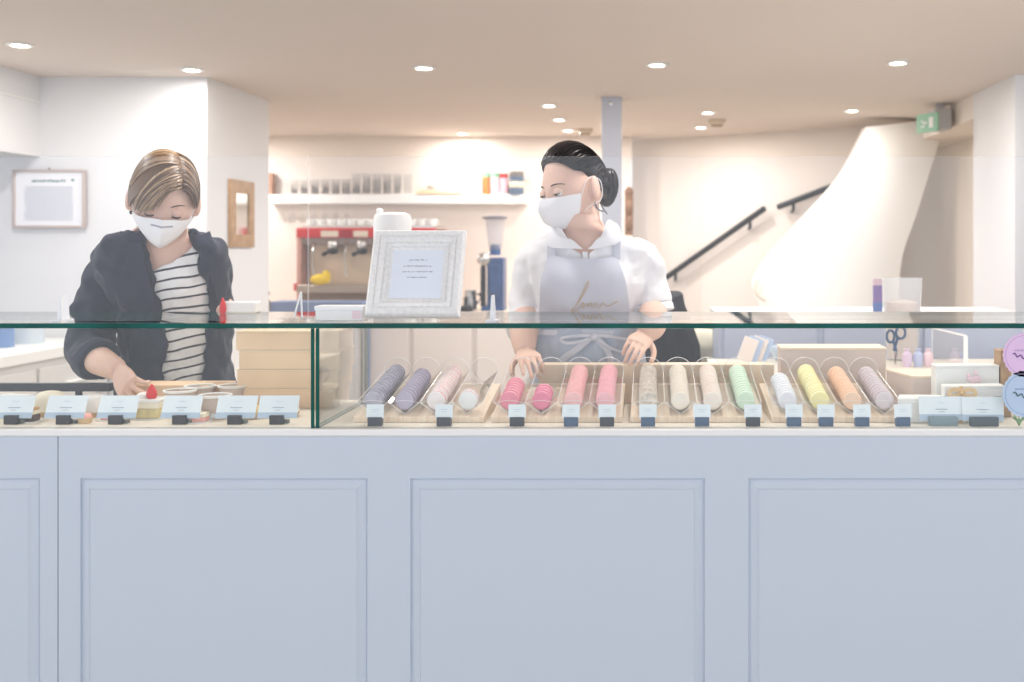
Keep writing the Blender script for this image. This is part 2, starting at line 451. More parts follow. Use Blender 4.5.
for k in range(13):
    px = 281+k*10.4; c = onshelf(px); c.y = YB-.07
    c.x = (px-CX)/142.5
    if first is None:
        first = MB().lathe(tumbler(), 18, c, cap=False).build('drinking_glass', M_tumb, None, c); o = first
    else:
        o = first.copy(); COL.objects.link(o); o.location = c
    if k > 6: o.scale = (1, 1, 1.35)
    tag(o, ('clear drinking glass, %s from the wooden block on the white shelf' % (ords[k] if k else 'nearest')), 'glass', 'clear glasses on the long shelf')
# deeper shelf contents: tray, bowls
c = onshelf(440); tag(MB().cbox((c.x, YB-.12+.06, SHZ+.012), (.32,.1,.02)).cbox((c.x-.04, YB-.06, SHZ+.028), (.2,.09,.012)).build('wooden_tray', M_kraft, None, (c.x, YB-.06, SHZ), .003), 'flat light wooden serving tray lying on the white shelf', 'tray')
c = onshelf(437)
tag(MB().lathe([(.03,0),(.055,.03),(.05,.03),(.0,.006)], 20, (c.x-.02, YB-.06, SHZ+.035)).build('small_bowl', M_porc, None, (c.x-.02, YB-.06, SHZ+.035)), 'small white bowl on the wooden tray on the shelf', 'bowl')
def canister(px0, px1, top, body, lid, label, name='canister', band=None):
    r = (px1-px0)/2/sB; h = (194-top)/sB; x = ((px0+px1)/2-CX)/142.3; y = YB-.075
    t = thing(name, label, 'tin', (x, y, SHZ), 'tins and jars at the right end of the shelf')
    MB().lathe([(r,0),(r,h*.8),(0,h*.8)], 20, (x, y, SHZ)).build('body', body, t)
    MB().lathe([(r*1.04,h*.8),(r*1.04,h),(0,h)], 20, (x, y, SHZ)).build('lid', lid, t)
    if band: MB().lathe([(r*1.01,h*.3),(r*1.03,h*.31),(r*1.03,h*.55),(r*1.01,h*.56)], 20, (x, y, SHZ), cap=False).build('label_band', band, t)
canister(473,482,162,M_porc,M_porc,'tall white jar at the left of the shelf tins')
canister(482,489,172,mat('orange_tin',(.85,.52,.25),.4),mat('tin_green',(.55,.75,.62),.4),'slim orange jar with green lid on the shelf')
canister(490,499,172,mat('pink_white_tin',(.92,.82,.84),.4),mat('tin_green',(.5,.7,.6),.4),'white and pink tin with a green lid on the shelf')
canister(499,507,173,mat('pink_tin',(.90,.72,.76),.4),M_red,'pink tin with a red lid beside the dark tin')
canister(508.5,523,171,mat('slate_tin',(.34,.40,.48),.4),mat('tin_grey',(.45,.42,.40),.4),'dark slate tin at the right end of the shelf', band=mat('tin_cream',(.85,.82,.72),.5))
# stemware hanging under the shelf
for k in range(7):
    px = 279+k*11; x = (px-CX)/142.3; y = YB-.07; z = SHZ-.0652
    if k == 0:
        w0 = MB().lathe([(.03,0),(.03,-.003),(.004,-.008),(.004,-.05),(.02,-.065),(.03,-.10),(.026,-.135),(.024,-.135),(.027,-.10),(.0,-.06)], 16, (x, y, z), cap=False).build('wine_glass', M_tumb, None, (x, y, z)); o = w0
    else:
        o = w0.copy(); COL.objects.link(o); o.location = (x, y, z)
    tag(o, 'wine glass hanging upside down under the shelf, %s from the left' % ('first' if k == 0 else ords[k]), 'glass', 'stem glasses hanging under the shelf')
# back counter
bcz = EYE-(309-CY)/150.
bc = thing('back_counter', 'low beige back counter carrying the coffee machine and the grinder', 'counter', ((395-CX)/150, 6.9, 0))
MB().box((222-CX)/152, (600-CX)/150, 6.66, YB-.002, 0, bcz-.03).build('cabinet', mat('cabinet_beige', (.83,.79,.77), .5), bc)
MB().box((222-CX)/152-.01, (600-CX)/150+.01, 6.64, YB-.002, bcz-.03, bcz).build('worktop', mat('worktop_beige', (.88,.83,.76), .4), bc)
mdr = MB()
for k in range(6):
    x = -2.7+.4*k; mdr.box(x, x+.37, 6.645, 6.66, .12, bcz-.07)
mdr.build('door', mat('cabinet_door', (.86,.82,.80), .5), bc, bevel=.004)
# espresso machine
def E(px, py, s=150): return P(px, py, s)
em = thing('espresso_machine', 'large chrome espresso machine with red top panel on back counter', 'coffee machine', ((370-CX)/150, 7.0, bcz))
x0, x1 = (301-CX)/150, (439-CX)/150; yf = F/152
z = lambda py: EYE-(py-CY)/150.
MB().box(x0+.01, x1-.01, yf+.02, yf+.42, bcz+.03, z(290)).build('base', mat('machine_brown', (.55,.46,.38), .35, metal=.3), em, bevel=.006)
MB().box(x0+.02, x1-.02, yf-.06, yf+.1, z(292), z(284)).build('drip_tray', mat('drip_steel', (.66,.60,.54), .3, metal=.7), em, bevel=.004)
MB().box(x0+.04, x1-.04, yf+.12, yf+.42, z(290), z(243)).build('back_panel', mat('back_panel_champagne', (.82,.74,.64), .3, metal=.3), em)
MB().box(x0+.02, x1-.02, yf+.02, yf+.42, z(245), z(237)).build('group_housing', mat('housing_steel', (.55,.50,.47), .3, metal=.6), em, bevel=.006)
MB().box(x0, x1, yf-.01, yf+.42, z(238), z(228)).build('red_panel', M_red, em, bevel=.008)
MB().box(x0+.02, x1-.02, yf+.03, yf+.42, z(228), z(226)).build('cup_rail', M_chrome, em)
MB().box((345-CX)/150, (357-CX)/150, yf-.018, yf-.008, z(238), z(230)).build('badge', mat('badge_dark_red', (.6,.08,.1), .3), em)
MB().box((326-CX)/150, (343-CX)/150, yf-.016, yf-.008, z(237), z(231)).build('button_panel', mat('button_cream', (.86,.80,.72), .4), em)
MB().box((358-CX)/150, (372-CX)/150, yf-.016, yf-.008, z(237), z(231)).build('button_panel', mat('button_cream', (.86,.80,.72), .4), em)
for px in (x0+.0, x1-.03):
    MB().box(px, px+.03, yf+.0, yf+.40, bcz, z(228)).build('side_panel', mat('side_rose', (.78,.60,.54), .4), em, bevel=.006)
MB().tube([((303-CX)/150, yf-.03, z(283)), ((303-CX)/150, yf-.03, z(290))], .02, 12).build('red_knob', M_red, em)
for px in (336, 365, 402):
    x = (px-CX)/150
    gh = MB().lathe([(.035,0),(.042,-.02),(.036,-.045),(.0,-.045)], 18, (x, yf+.02, z(243)+.01)).build('group_head', M_chrome, em)
    MB().lathe([(.033,-.045),(.033,-.075),(.02,-.085),(0,-.085)], 18, (x, yf+.02, z(243)+.01)).tube([(x, yf, z(243)-.045), (x-.01, yf-.14, z(243)-.075)], [.011,.014], 10).build('portafilter', M_black, gh)
for px in (318, 350, 384):
    x = (px-CX)/150
    MB().tube(crom([(x, yf+.0, z(243)), (x+.01, yf-.04, z(250)), (x, yf-.03, z(262)), (x+.01, yf-.02, z(276))], 4), .006, 8).build('steam_wand', M_chrome, em)
# cups on top of the machine
cup0 = None
for k in range(13):
    px = 306+k*10.2; x = (px-CX)/148.5; y = F/148.5+.12; c = (x, y, z(226)+.0005)
    if cup0 is None:
        cup0 = MB().lathe([(.018,0),(.03,.022),(.034,.05),(.031,.05),(.027,.022),(0,.008)], 16, c).tube([(x+.031,y,c[2]+.04),(x+.046,y,c[2]+.035),(x+.044,y,c[2]+.018),(x+.029,y,c[2]+.014)], .004, 6).build('coffee_cup', M_porc, None, c); o = cup0
    else: o = cup0.copy(); COL.objects.link(o); o.location = c
    tag(o, 'white coffee cup, %s in the row on top of the coffee machine' % ('first from the left' if k == 0 else ords[k]+' from the left'), 'cup', 'cups on top of the coffee machine')
c = E(321, 276, 153); c.z = z(284)+.001
tag(MB().ell(c+Vector((0,-.02,.035)), (.06,.035,.034), fn=lambda p: p*(1+.18*noise.noise(p*2))).ell(c+Vector((.04,-.02,.05)), (.03,.025,.045)).build('yellow_cloth', mat('yellow_fabric', (.88,.75,.16), .8), None, c), 'crumpled yellow cloth on the drip tray of the coffee machine', 'cloth')
# dark and blue things next to machine
c = E(299, 300, 150); 
bx = box('blue_crate', mat('crate_blue', (.48,.54,.66), .6, var=.15, scale=8), (288-CX)/155, (376-CX)/155, 6.46, 6.64, .0, EYE-(299-CY)/155., bevel=.005)
tag(bx, 'grey blue low cabinet standing in front of the coffee machine', 'cabinet')
c = Vector(((273-CX)/153, 6.75, bcz))
t = thing('pepper_mill', 'small dark bottle on the back counter left of the blue cabinet', 'bottle', c)
MB().lathe([(.028,0),(.03,.05),(.012,.08),(.012,.10),(0,.10)], 14, c).build('body', mat('mill_brown', (.35,.29,.24), .4), t)
MB().ell(c+Vector((0,0,.115)), (.02,.02,.02)).build('stopper', mat('mill_dark', (.3,.24,.2), .4), t)
c = Vector(((249-CX)/153, 6.78, bcz))
tag(MB().ell(c+Vector((0,0,.125)), (.14,.09,.115), fn=lambda p: p*(1+.12*noise.noise(p*1.7))).build('plastic_bag', mat('bag_white', (.90,.88,.88), .5), None, c), 'pale crumpled bag on the back counter beside the navy sleeve', 'bag')
# grinder
gx = (497-CX)/150; gy = 6.85
gr = thing('coffee_grinder', 'tall dark blue coffee grinder with glass hopper under the shelf', 'coffee grinder', (gx, gy, bcz))
MB().box(gx-.07, gx+.075, gy-.08, gy+.12, bcz, bcz+.03).build('base', M_blue, gr, bevel=.006)
MB().box(gx-.035, gx+.072, gy-.06, gy+.10, bcz+.03, bcz+.345).box(gx-.02, gx+.05, gy-.075, gy-.0601, bcz+.10, bcz+.30).build('body', mat('grinder_navy', (.22,.31,.48), .35, var=.3, scale=14), gr, bevel=.015)
MB().lathe([(.018,.36),(.03,.38),(.045,.42),(.062,.575),(.065,.60)], 24, (gx+.01, gy, bcz), cap=False).build('hopper', pane_mat('smoky_hopper', (.80,.80,.82), 1.3, veil=.15), gr)
MB().lathe([(.036,.36),(.036,.40),(.03,.43),(0,.43)], 20, (gx+.01, gy, bcz)).build('neck', M_blue, gr)
MB().lathe([(.08,.595),(.08,.61),(.02,.622),(0,.622)], 24, (gx+.01, gy, bcz)).build('hopper_lid', mat('lid_grey', (.42,.40,.42), .4), gr)
MB().ell((gx-.055, gy-.06, bcz+.335), (.045,.03,.045)).build('dial', M_chrome, gr)
MB().box(gx-.075, gx-.045, gy-.07, gy-.03, bcz+.03, bcz+.29).tube([(gx-.06,gy-.06,bcz+.12),(gx-.07,gy-.14,bcz+.11)], .01, 8).build('fork', M_black, gr)
c = Vector(((471-CX)/152, 6.72, bcz))
t = thing('tamper', 'dark tamper and steel jug pieces left of the grinder', 'tamper', c)
MB().lathe([(.045,0),(.045,.03),(.012,.045),(.014,.09),(.0,.1)], 16, c).build('handle', M_black, t)
c2 = c+Vector((.005,.14,0))
tag(MB().lathe([(.04,0),(.045,.05),(.035,.11),(.038,.13),(.034,.13),(.03,.1),(0,.01)], 18, c2).tube([c2+Vector((.035,0,.11)), c2+Vector((.07,0,.09)), c2+Vector((.042,0,.04))], .005, 6).build('milk_jug', M_chrome, None, c2), 'small steel milk jug between the tamper and the grinder', 'jug')

# black chair, cushions and dark clutter behind right woman
ch = thing('black_chair', 'black upholstered chair standing behind the apron wearer at right', 'chair', ((682-CX)/245, F/245, 0))
def cpt(px, py): return P(px, py, 245)
g = [[cpt(x0_+(x1_-x0_)*j/8, py)+Vector((0, .05*math.sin(PI*j/8), 0)) for j in range(9)] for py, x0_, x1_ in ((291,650,680),(294,648,683),(305,648,685),(322,646,692),(345,645,700),(372,645,702))]
MB().sheet(g, .06).build('backrest', mat('black_upholstery', (.09,.085,.12), .7), ch, fixn=True, bevel=.012)
MB().cbox((g[-1][4].x, F/245-.22, .92), (.30,.44,.1)).build('seat', mat('black_upholstery', (.09,.085,.12), .7), ch, bevel=.02)
for sx in (-.11, .11):
    for sy in (-.42, -.02): MB().tube([(g[-1][4].x+sx, F/245+sy, .88), (g[-1][4].x+sx*1.15, F/245+sy, 0)], .012, 8).build('leg', M_black, ch)
# ledge with cushion
lb = box('storage_bench', mat('bench_cream', (.83,.80,.74), .7), (655-CX)/235, (722-CX)/235, 4.50, 4.95, 0, 1.0)
tag(lb, 'cream storage unit behind the black chair, mostly hidden by the racks', 'cabinet')
c = P(700, 352, 232); c.z = 1.0
tag(MB().ell(c+Vector((0,0,.075)), (.13,.1,.075), fn=lambda p: Vector((p.x, p.y, p.z))*(1+.1*noise.noise(p*1.5))).build('folded_cushion', mat('cushion_cream', (.87,.85,.78), .85, var=.15, scale=20), None, c), 'cream cushion lying behind the macaron racks beside the black chair', 'cushion')
for k, (px, py, r) in enumerate(((697,327,.045),(711,327,.04),(705,340,.05))):
    c = P(px, py, 228)
tb = box('dark_basket', mat('basket_dark', (.24,.22,.18), .9, rgb2=(.55,.5,.38), scale=25, bump=.5), (686-CX)/222, (718-CX)/222, 4.72, 4.9, 1.0, EYE-(322-CY)/222.)
tag(tb, 'dark woven basket behind the black chair and the cream cushion', 'basket')

# ============================================================ COUNTER
YG = F/462
cnt = thing('display_counter', 'long pale blue panelled shop counter with white top lip', 'counter', (0, YG, 0))
yF = YG-.012
mb = MB(); mb.box(-2.2, 2.0, yF+.012, YG+.42, 0.02, DECK-.02); mb.build('carcass', M_counter, cnt)
def w(px): return (px-CX)/(F/yF)
def hz(py): return EYE-(py-CY)/(F/yF)
# face frame with raised panels
zt = DECK-.016; zp = hz(478); zb = .16
panels = [(w(-250),w(40)),(w(80),w(368)),(w(410),w(705)),(w(748),w(1045))]
m = MB()
m.box(-2.2, w(58)-.001, yF, yF+.012, zp, zt); m.box(w(58)+.001, 2.0, yF, yF+.012, zp, zt)
m.box(-2.2, 2.0, yF, yF+.012, .02, zb)
edges = [-2.2]+[e for p in panels for e in p]+[2.0]
for i in range(0, len(edges), 2):
    a_, b_ = edges[i], edges[i+1]
    if a_ < w(58) < b_:
        m.box(a_, w(58)-.001, yF, yF+.012, zb, zp); m.box(w(58)+.001, b_, yF, yF+.012, zb, zp)
    else: m.box(a_, b_, yF, yF+.012, zb, zp)
m.build('face_frame', M_counter, cnt)
for a_, b_ in panels:
    # nested profile: groove, bead, bevel, field
    prof = [(0,.012),(0,0.0),(.0018,-.0035),(.005,-.0045),(.008,-.002),(.0095,.006),(.013,.0065),(.017,.004),(.026,.001),(.026,.001)]
    prof = [(0,.0115),(0,.0),(.0008,.0005),(.0018,.006),(.0045,.0065),(.006,.005),(.0075,.0048),(.0225,-.0045),(.024,-.003),(.026,-.003)]
    rings = [[Vector((a_+i, yF+d_, zb+i)), Vector((b_-i, yF+d_, zb+i)), Vector((b_-i, yF+d_, zp-i)), Vector((a_+i, yF+d_, zp-i))] for i, d_ in prof]
    MB().loft(rings, cap=True).build('raised_panel', M_counter, cnt, angle=25, fixn=True)
MB().box(-2.2, 2.0, yF-.004, YG+.02, DECK-.016, DECK+.0).build('top_lip', M_lip, cnt, bevel=.004)
MB().box(-2.2, 2.0, YG+.02, YG+.42, DECK-.02, DECK).build('deck', M_deck, cnt)
# ---- glass case
gc = thing('glass_display_case', 'long clear glass display case with green edges on the counter', 'display case', (0, YG, DECK))
YBK = F/392
def pane(name, x0, x1, y0, y1, z0, z1, edges_axis, parent, face=M_glass, edge=M_gedge):
    m = MB(); ax = {'x':0,'y':1,'z':2}
    vs = [(x0,y0,z0),(x1,y0,z0),(x1,y1,z0),(x0,y1,z0),(x0,y0,z1),(x1,y0,z1),(x1,y1,z1),(x0,y1,z1)]
    fs = {'z':[(0,3,2,1),(4,5,6,7)],'y':[(0,1,5,4),(2,3,7,6)],'x':[(1,2,6,5),(3,0,4,7)]}
    for k in 'xyz':
        m.add(vs, fs[k], 0 if k == edges_axis else 1)
    return m.build(name, [face, edge], parent, ((x0+x1)/2, (y0+y1)/2, z0), smooth=False)
xd0, xd1 = (311-CX)/462, (319.5-CX)/462
TH = .0105
pane('top_pane', -2.2, 2.0, YG-.003, YBK, GTOP-TH, GTOP, 'z', gc)
pane('front_pane', -2.2, xd0+.002, YG, YG+.006, DECK, GTOP-TH-.001, 'y', gc)
pane('front_pane', xd1-.002, 2.0, YG, YG+.006, DECK, GTOP-TH-.001, 'y', gc)
pane('divider_pane', xd0, xd0+.008, YG-.001, YBK-.02, DECK+.0005, GTOP-TH-.001, 'x', gc)
pane('divider_pane', xd1-.008, xd1, YG-.001, YBK-.02, DECK+.0005, GTOP-TH-.001, 'x', gc)
# dark rail along the rear edge left
rail = box('rear_rail', M_dark, -2.2, (112-CX)/395, F/397, F/397+.02, DECK+.028, DECK+.048)
rail.name = 'metal_rail'; tag(rail, 'dark blue metal rail along the back of the left display section', 'rail')
for x in (-2.19, -1.8, -1.45):
    MB().box(x, x+.012, F/397+.004, F/397+.016, DECK, DECK+.028).build('rail_foot', M_dark, rail)

# ---- acrylic screens standing on the glass top
YS = F/452
def screen(px0, px1, label):
    t = thing('sneeze_screen', label, 'screen', ((px0+px1)/2/452-CX/452, YS, GTOP), 'clear acrylic screens on the counter')
    x0, x1 = (px0-CX)/452, (px1-CX)/452
    m = MB(); vs = [(x0,YS,GTOP+.002),(x1,YS,GTOP+.002),(x1,YS+.004,GTOP+.002),(x0,YS+.004,GTOP+.002),(x0,YS,1.70),(x1,YS,1.70),(x1,YS+.004,1.70),(x0,YS+.004,1.70)]
    m.add(vs, [(0,1,5,4),(2,3,7,6)], 0); m.add(vs, [(0,3,2,1),(4,5,6,7),(1,2,6,5),(3,0,4,7)], 1)
    m.build('panel', [M_scr, pane_mat('screen_edge', (.97,.97,.97), 1.45, veil=.35)], t, smooth=False)
    return t
def foot(px, t, h=.055):
    x = (px-CX)/452
    MB().box(x-.012, x+.012, YS-.02, YS+.035, GTOP, GTOP+.004).prism([(-.005,0),(.005,0),(.0015,h),(-.0015,h)], -.002, .03, T=Matrix.Translation((x, YS-.0, GTOP+.003))).build('foot', mat('foot_acrylic', (.90,.91,.93), .25), t)
t = screen(-260, 307.5, 'left clear acrylic screen on the glass top before the jacket wearer'); foot(60, t)
t = screen(308.5, 700, 'middle clear acrylic screen on the glass top behind the white picture frame'); foot(492, t)
m = MB()
for dx in (-7, 1):
    m.tube([P(301+.0, 292, 450), P(301+dx, 317, 448)], .0022, 6)
m.build('wire_foot', M_porc, t)
t = screen(701, 1200, 'right clear acrylic screen on the glass top before the white balustrade'); foot(1060, t)
# ============================================================ PEOPLE
M_skin = mat('skin', (.90,.76,.69), .5, sss=.15, spec=.3)
M_mask = mat('mask_fabric', (.95,.95,.955), .8, bump=.05, scale=200)
M_navy = mat('navy_cloth', (.14,.165,.235), .85, sheen=.1, var=.1)
M_shirt = mat('white_cotton', (.94,.94,.95), .8, sheen=.2)
M_trous = mat('dark_trousers', (.13,.14,.18), .8)
M_apron = mat('grey_apron', (.80,.81,.855), .8, bump=.1, scale=400)
M_brow = mat('brow_hair', (.36,.27,.21), .8)
M_eye = mat('eye_white', (.9,.9,.9), .3)
M_iris = mat('iris', (.22,.18,.16), .3)
def hairmat(name, c1, c2, c3, rough=.4, sc_=30):
    m = mat(name, c1, rough, spec=.4); nt = m.node_tree; b = nt.nodes['Principled BSDF']
    tc = nt.nodes.new('ShaderNodeTexCoord'); nz = nt.nodes.new('ShaderNodeTexNoise'); nz.inputs['Scale'].default_value = sc_; nz.inputs['Detail'].default_value = 3
    r = nt.nodes.new('ShaderNodeValToRGB'); e = r.color_ramp.elements
    e[0].position = .38; e[0].color = (*lin(c1),1); e[1].position = .65; e[1].color = (*lin(c3),1)
    k = e.new(.5); k.color = (*lin(c2),1)
    at = nt.nodes.new('ShaderNodeAttribute'); at.attribute_name = 'lock'
    nt.links.new(at.outputs['Fac'], r.inputs['Fac'])
    nt.links.new(r.outputs['Color'], b.inputs['Base Color'])
    return m
M_hair1 = hairmat('light_brown_hair', (.34,.26,.21), (.52,.42,.33), (.74,.63,.50))
M_hair2 = hairmat('black_hair', (.06,.055,.07), (.09,.08,.09), (.15,.13,.14), .3)
def stripes():
    m = mat('striped_cotton', (.94,.94,.94), .8); nt = m.node_tree; b = nt.nodes['Principled BSDF']
    tc = nt.nodes.new('ShaderNodeTexCoord'); mp = nt.nodes.new('ShaderNodeMapping')
    sx = nt.nodes.new('ShaderNodeSeparateXYZ'); nt.links.new(tc.outputs['Object'], sx.inputs[0])
    a = nt.nodes.new('ShaderNodeMath'); a.operation = 'MULTIPLY_ADD'; a.inputs[1].default_value = -.22
    nt.links.new(sx.outputs['X'], a.inputs[0]); nt.links.new(sx.outputs['Z'], a.inputs[2])
    nz = nt.nodes.new('ShaderNodeTexNoise'); nz.inputs['Scale'].default_value = 9; nt.links.new(tc.outputs['Object'], nz.inputs['Vector'])
    a2 = nt.nodes.new('ShaderNodeMath'); a2.operation = 'MULTIPLY_ADD'; a2.inputs[1].default_value = .02
    nt.links.new(nz.outputs['Fac'], a2.inputs[0]); nt.links.new(a.outputs[0], a2.inputs[2])
    d_ = nt.nodes.new('ShaderNodeMath'); d_.operation = 'MULTIPLY'; d_.inputs[1].default_value = 1/.0265; nt.links.new(a2.outputs[0], d_.inputs[0])
    f = nt.nodes.new('ShaderNodeMath'); f.operation = 'FRACT'; nt.links.new(d_.outputs[0], f.inputs[0])
    l = nt.nodes.new('ShaderNodeMath'); l.operation = 'LESS_THAN'; l.inputs[1].default_value = .20; nt.links.new(f.outputs[0], l.inputs[0])
    mx = nt.nodes.new('ShaderNodeMixRGB'); mx.inputs[1].default_value = (*lin((.94,.94,.94)),1); mx.inputs[2].default_value = (*lin((.22,.22,.26)),1)
    nt.links.new(l.outputs[0], mx.inputs[0]); nt.links.new(mx.outputs[0], b.inputs['Base Color'])
    return m
M_stripe = stripes()

class Torso:
    """rows: (px, py, s, a, b, yaw)  from the top down"""
    def __init__(s, rows, front=None):
        s.r = [(P(x, y, k), a, b, yw) for x, y, k, a, b, yw in rows]; s.front = front
    def ring(s, t):
        n = len(s.r)-1; t = max(0, min(n-1e-6, t)); i = int(t); u = t-i
        q = [s.r[max(0, i-1)], s.r[i], s.r[i+1], s.r[min(n, i+2)]]
        def cr(p0, p1, p2, p3): return .5*((2*p1)+(-1*p0+p2)*u+(2*p0-5*p1+4*p2-p3)*u*u+(-1*p0+3*p1-3*p2+p3)*u*u*u)
        return tuple(cr(*[k[j] for k in q]) for j in range(4))
    def pt(s, t, ph, off=0):
        c, a, b, yw = s.ring(t); e = .86
        sn, cs = math.sin(ph), math.cos(ph)
        x = (a+off)*math.copysign(abs(sn)**e, sn); y = -(b+off)*math.copysign(abs(cs)**e, cs)
        if s.front and cs > 0:
            f = s.front(t, ph); y -= f
        cy, sy = math.cos(yw), math.sin(yw)
        return c+Vector((x*cy-y*sy, x*sy+y*cy, 0))
    def normal(s, t, ph):
        e = .01; du = s.pt(t+e, ph)-s.pt(t-e, ph); dv = s.pt(t, ph+e)-s.pt(t, ph-e)
        n = du.cross(dv)
        if n.length < 1e-12: return Vector((0,-1,0))
        n.normalize(); c = s.ring(t)[0]
        if n.dot(s.pt(t, ph)-c) < 0: n = -n
        return n
    def body(s, off=0, t0=0, t1=None, n=36, per=5):
        t1 = len(s.r)-1 if t1 is None else t1; m = int((t1-t0)*per)+1
        return [[s.pt(t0+(t1-t0)*i/(m-1), 2*PI*k/n, off) for k in range(n)] for i in range(m)]
    def grid(s):
        if not hasattr(s, '_g'):
            s._g = []
            n = len(s.r)-1
            for i in range(n*14+1):
                for k in range(-40, 41):
                    t = i/14; ph = PI*.5*k/40; s._g.append((t, ph, *proj(s.pt(t, ph))))
        return s._g
    def at(s, px, py, off=0):
        t, ph, _, _ = min(s.grid(), key=lambda g: (g[2]-px)**2+(g[3]-py)**2)
        for it in range(12):
            x, y = proj(s.pt(t, ph)); e = .003
            xa, ya = proj(s.pt(t+e, ph)); xb, yb = proj(s.pt(t, ph+e))
            a, b, c, d = (xa-x)/e, (xb-x)/e, (ya-y)/e, (yb-y)/e; D = a*d-b*c
            if abs(D) < 1e-6: break
            dx, dy = px-x, py-y
            t += max(-.1, min(.1, (d*dx-b*dy)/D)); ph += max(-.1, min(.1, (-c*dx+a*dy)/D))
            ph = max(-1.6, min(1.6, ph)); t = max(.01, min(len(s.r)-1.01, t))
        return s.pt(t, ph)+s.normal(t, ph)*off
    def rows_patch(s, rows, off, th, cols=10, sub=4):
        """rows: (py, xl, xr); a patch lying on the torso"""
        rr = []
        v = crom([(y, a, b) for y, a, b in rows], sub)
        g = []
        for q in v:
            g.append([s.at(q.y+(q.z-q.y)*j/cols, q.x, off) for j in range(cols+1)])
        return g
def smooth_mods(o, voxel, it=3, disp=None, clean=True):
    r = o.modifiers.new('union', 'REMESH'); r.mode = 'VOXEL'; r.voxel_size = voxel; r.use_smooth_shade = True
    s = o.modifiers.new('smooth', 'SMOOTH'); s.factor = .5; s.iterations = it
    if disp:
        st_, sz = disp
        tx = bpy.data.textures.new('folds', 'CLOUDS'); tx.noise_scale = sz; tx.noise_depth = 1
        d_ = o.modifiers.new('folds', 'DISPLACE'); d_.texture = tx; d_.strength = st_; d_.mid_level = .5; d_.texture_coords = 'GLOBAL'
    return o

def head_shape(p):
    """unit sphere point (face towards -Y) -> shaped unit point"""
    x, y, z = p; f = max(0, -y)
    w = 1-.30*max(0, -z)**1.6*(1 if y < .3 else .6)
    x2 = x*w*(1-.05*max(0, z)); y2 = y
    if y < 0: y2 = y*(.93-.10*max(0, z)+.10*max(0, -z))
    if z < -.2 and y > 0: y2 = y*(1-.55*min(1, (-z-.2)/.6))
    z2 = z*(1.0 if z > 0 else 1.02)
    g = lambda a, b, sa, sb: math.exp(-((x-a)/sa)**2-((z-b)/sb)**2)*(f > .1)
    y2 -= .11*g(0, -.26, .11, .13)+.05*g(0, -.08, .09, .16)                     # nose
    y2 += .055*(g(.36, .02, .17, .10)+g(-.36, .02, .17, .10))                   # sockets
    y2 -= .025*(g(.36, .17, .25, .07)+g(-.36, .17, .25, .07))                   # brows
    y2 -= .03*g(0, -.56, .22, .10)-.02*g(0,-.70,.3,.06)+.05*g(0, -.88, .22, .13)                          # lips, chin
    y2 -= .02*(g(.5, -.22, .2, .2)+g(-.5, -.22, .2, .2))
    return Vector((x2, y2, z2))
HR = (.073, .094, .114)
class Head:
    def __init__(s, c, yaw, pitch, roll=0, k=1.0):
        s.c = Vector(c); s.k = k
        s.R = (Matrix.Rotation(yaw, 3, 'Z') @ Matrix.Rotation(pitch, 3, 'X') @ Matrix.Rotation(roll, 3, 'Y'))
    def mesh(s, mb):
        mb.ell(s.c, tuple(r*s.k for r in HR), 64, 48, R=s.R, fn=head_shape)
        for sx in (-1, 1):   # ears
            c = s.L((sx*.077, .012, -.010))
            mb.ell(c, (.011*s.k, .019*s.k, .033*s.k), 16, 12, R=s.R @ Matrix.Rotation(sx*.35, 3, 'Z') @ Matrix.Rotation(-.2, 3, 'X'))
            mb.ell(s.L((sx*.070, .006, -.03)), (.010*s.k, .010*s.k, .014*s.k), 10, 8, R=s.R)
    def L(s, p): return s.c + s.R @ (Vector(p)*s.k)
    def S(s, d, off=0, shaped=True):
        """point on the head in unit direction d (local), offset metres"""
        d = Vector(d).normalized(); q = head_shape(d) if shaped else d
        v = Vector((q.x*HR[0], q.y*HR[1], q.z*HR[2])); v += v.normalized()*off
        return s.L(v)
def arc_dirs(pts, n):
    P_ = [Vector(p).normalized() for p in pts]; out = crom(P_, n); return [o.normalized() for o in out]

def build_lock(mb, vals, pts, r0, r1, val, flat=.45, up=None):
    m = len(pts); rad = []
    for i in range(m):
        u = i/(m-1); r = (r0*(1-u)+r1*u)*(.35+.65*min(1, u*5)) if u < .2 else (r0*(1-u)+r1*u)
        if u > .8: r *= max(.15, (1-u)/.2)
        rad.append((r, r*flat))
    n0 = len(mb.v); mb.tube(pts, rad, 6, up=up); vals += [val]*(len(mb.v)-n0)

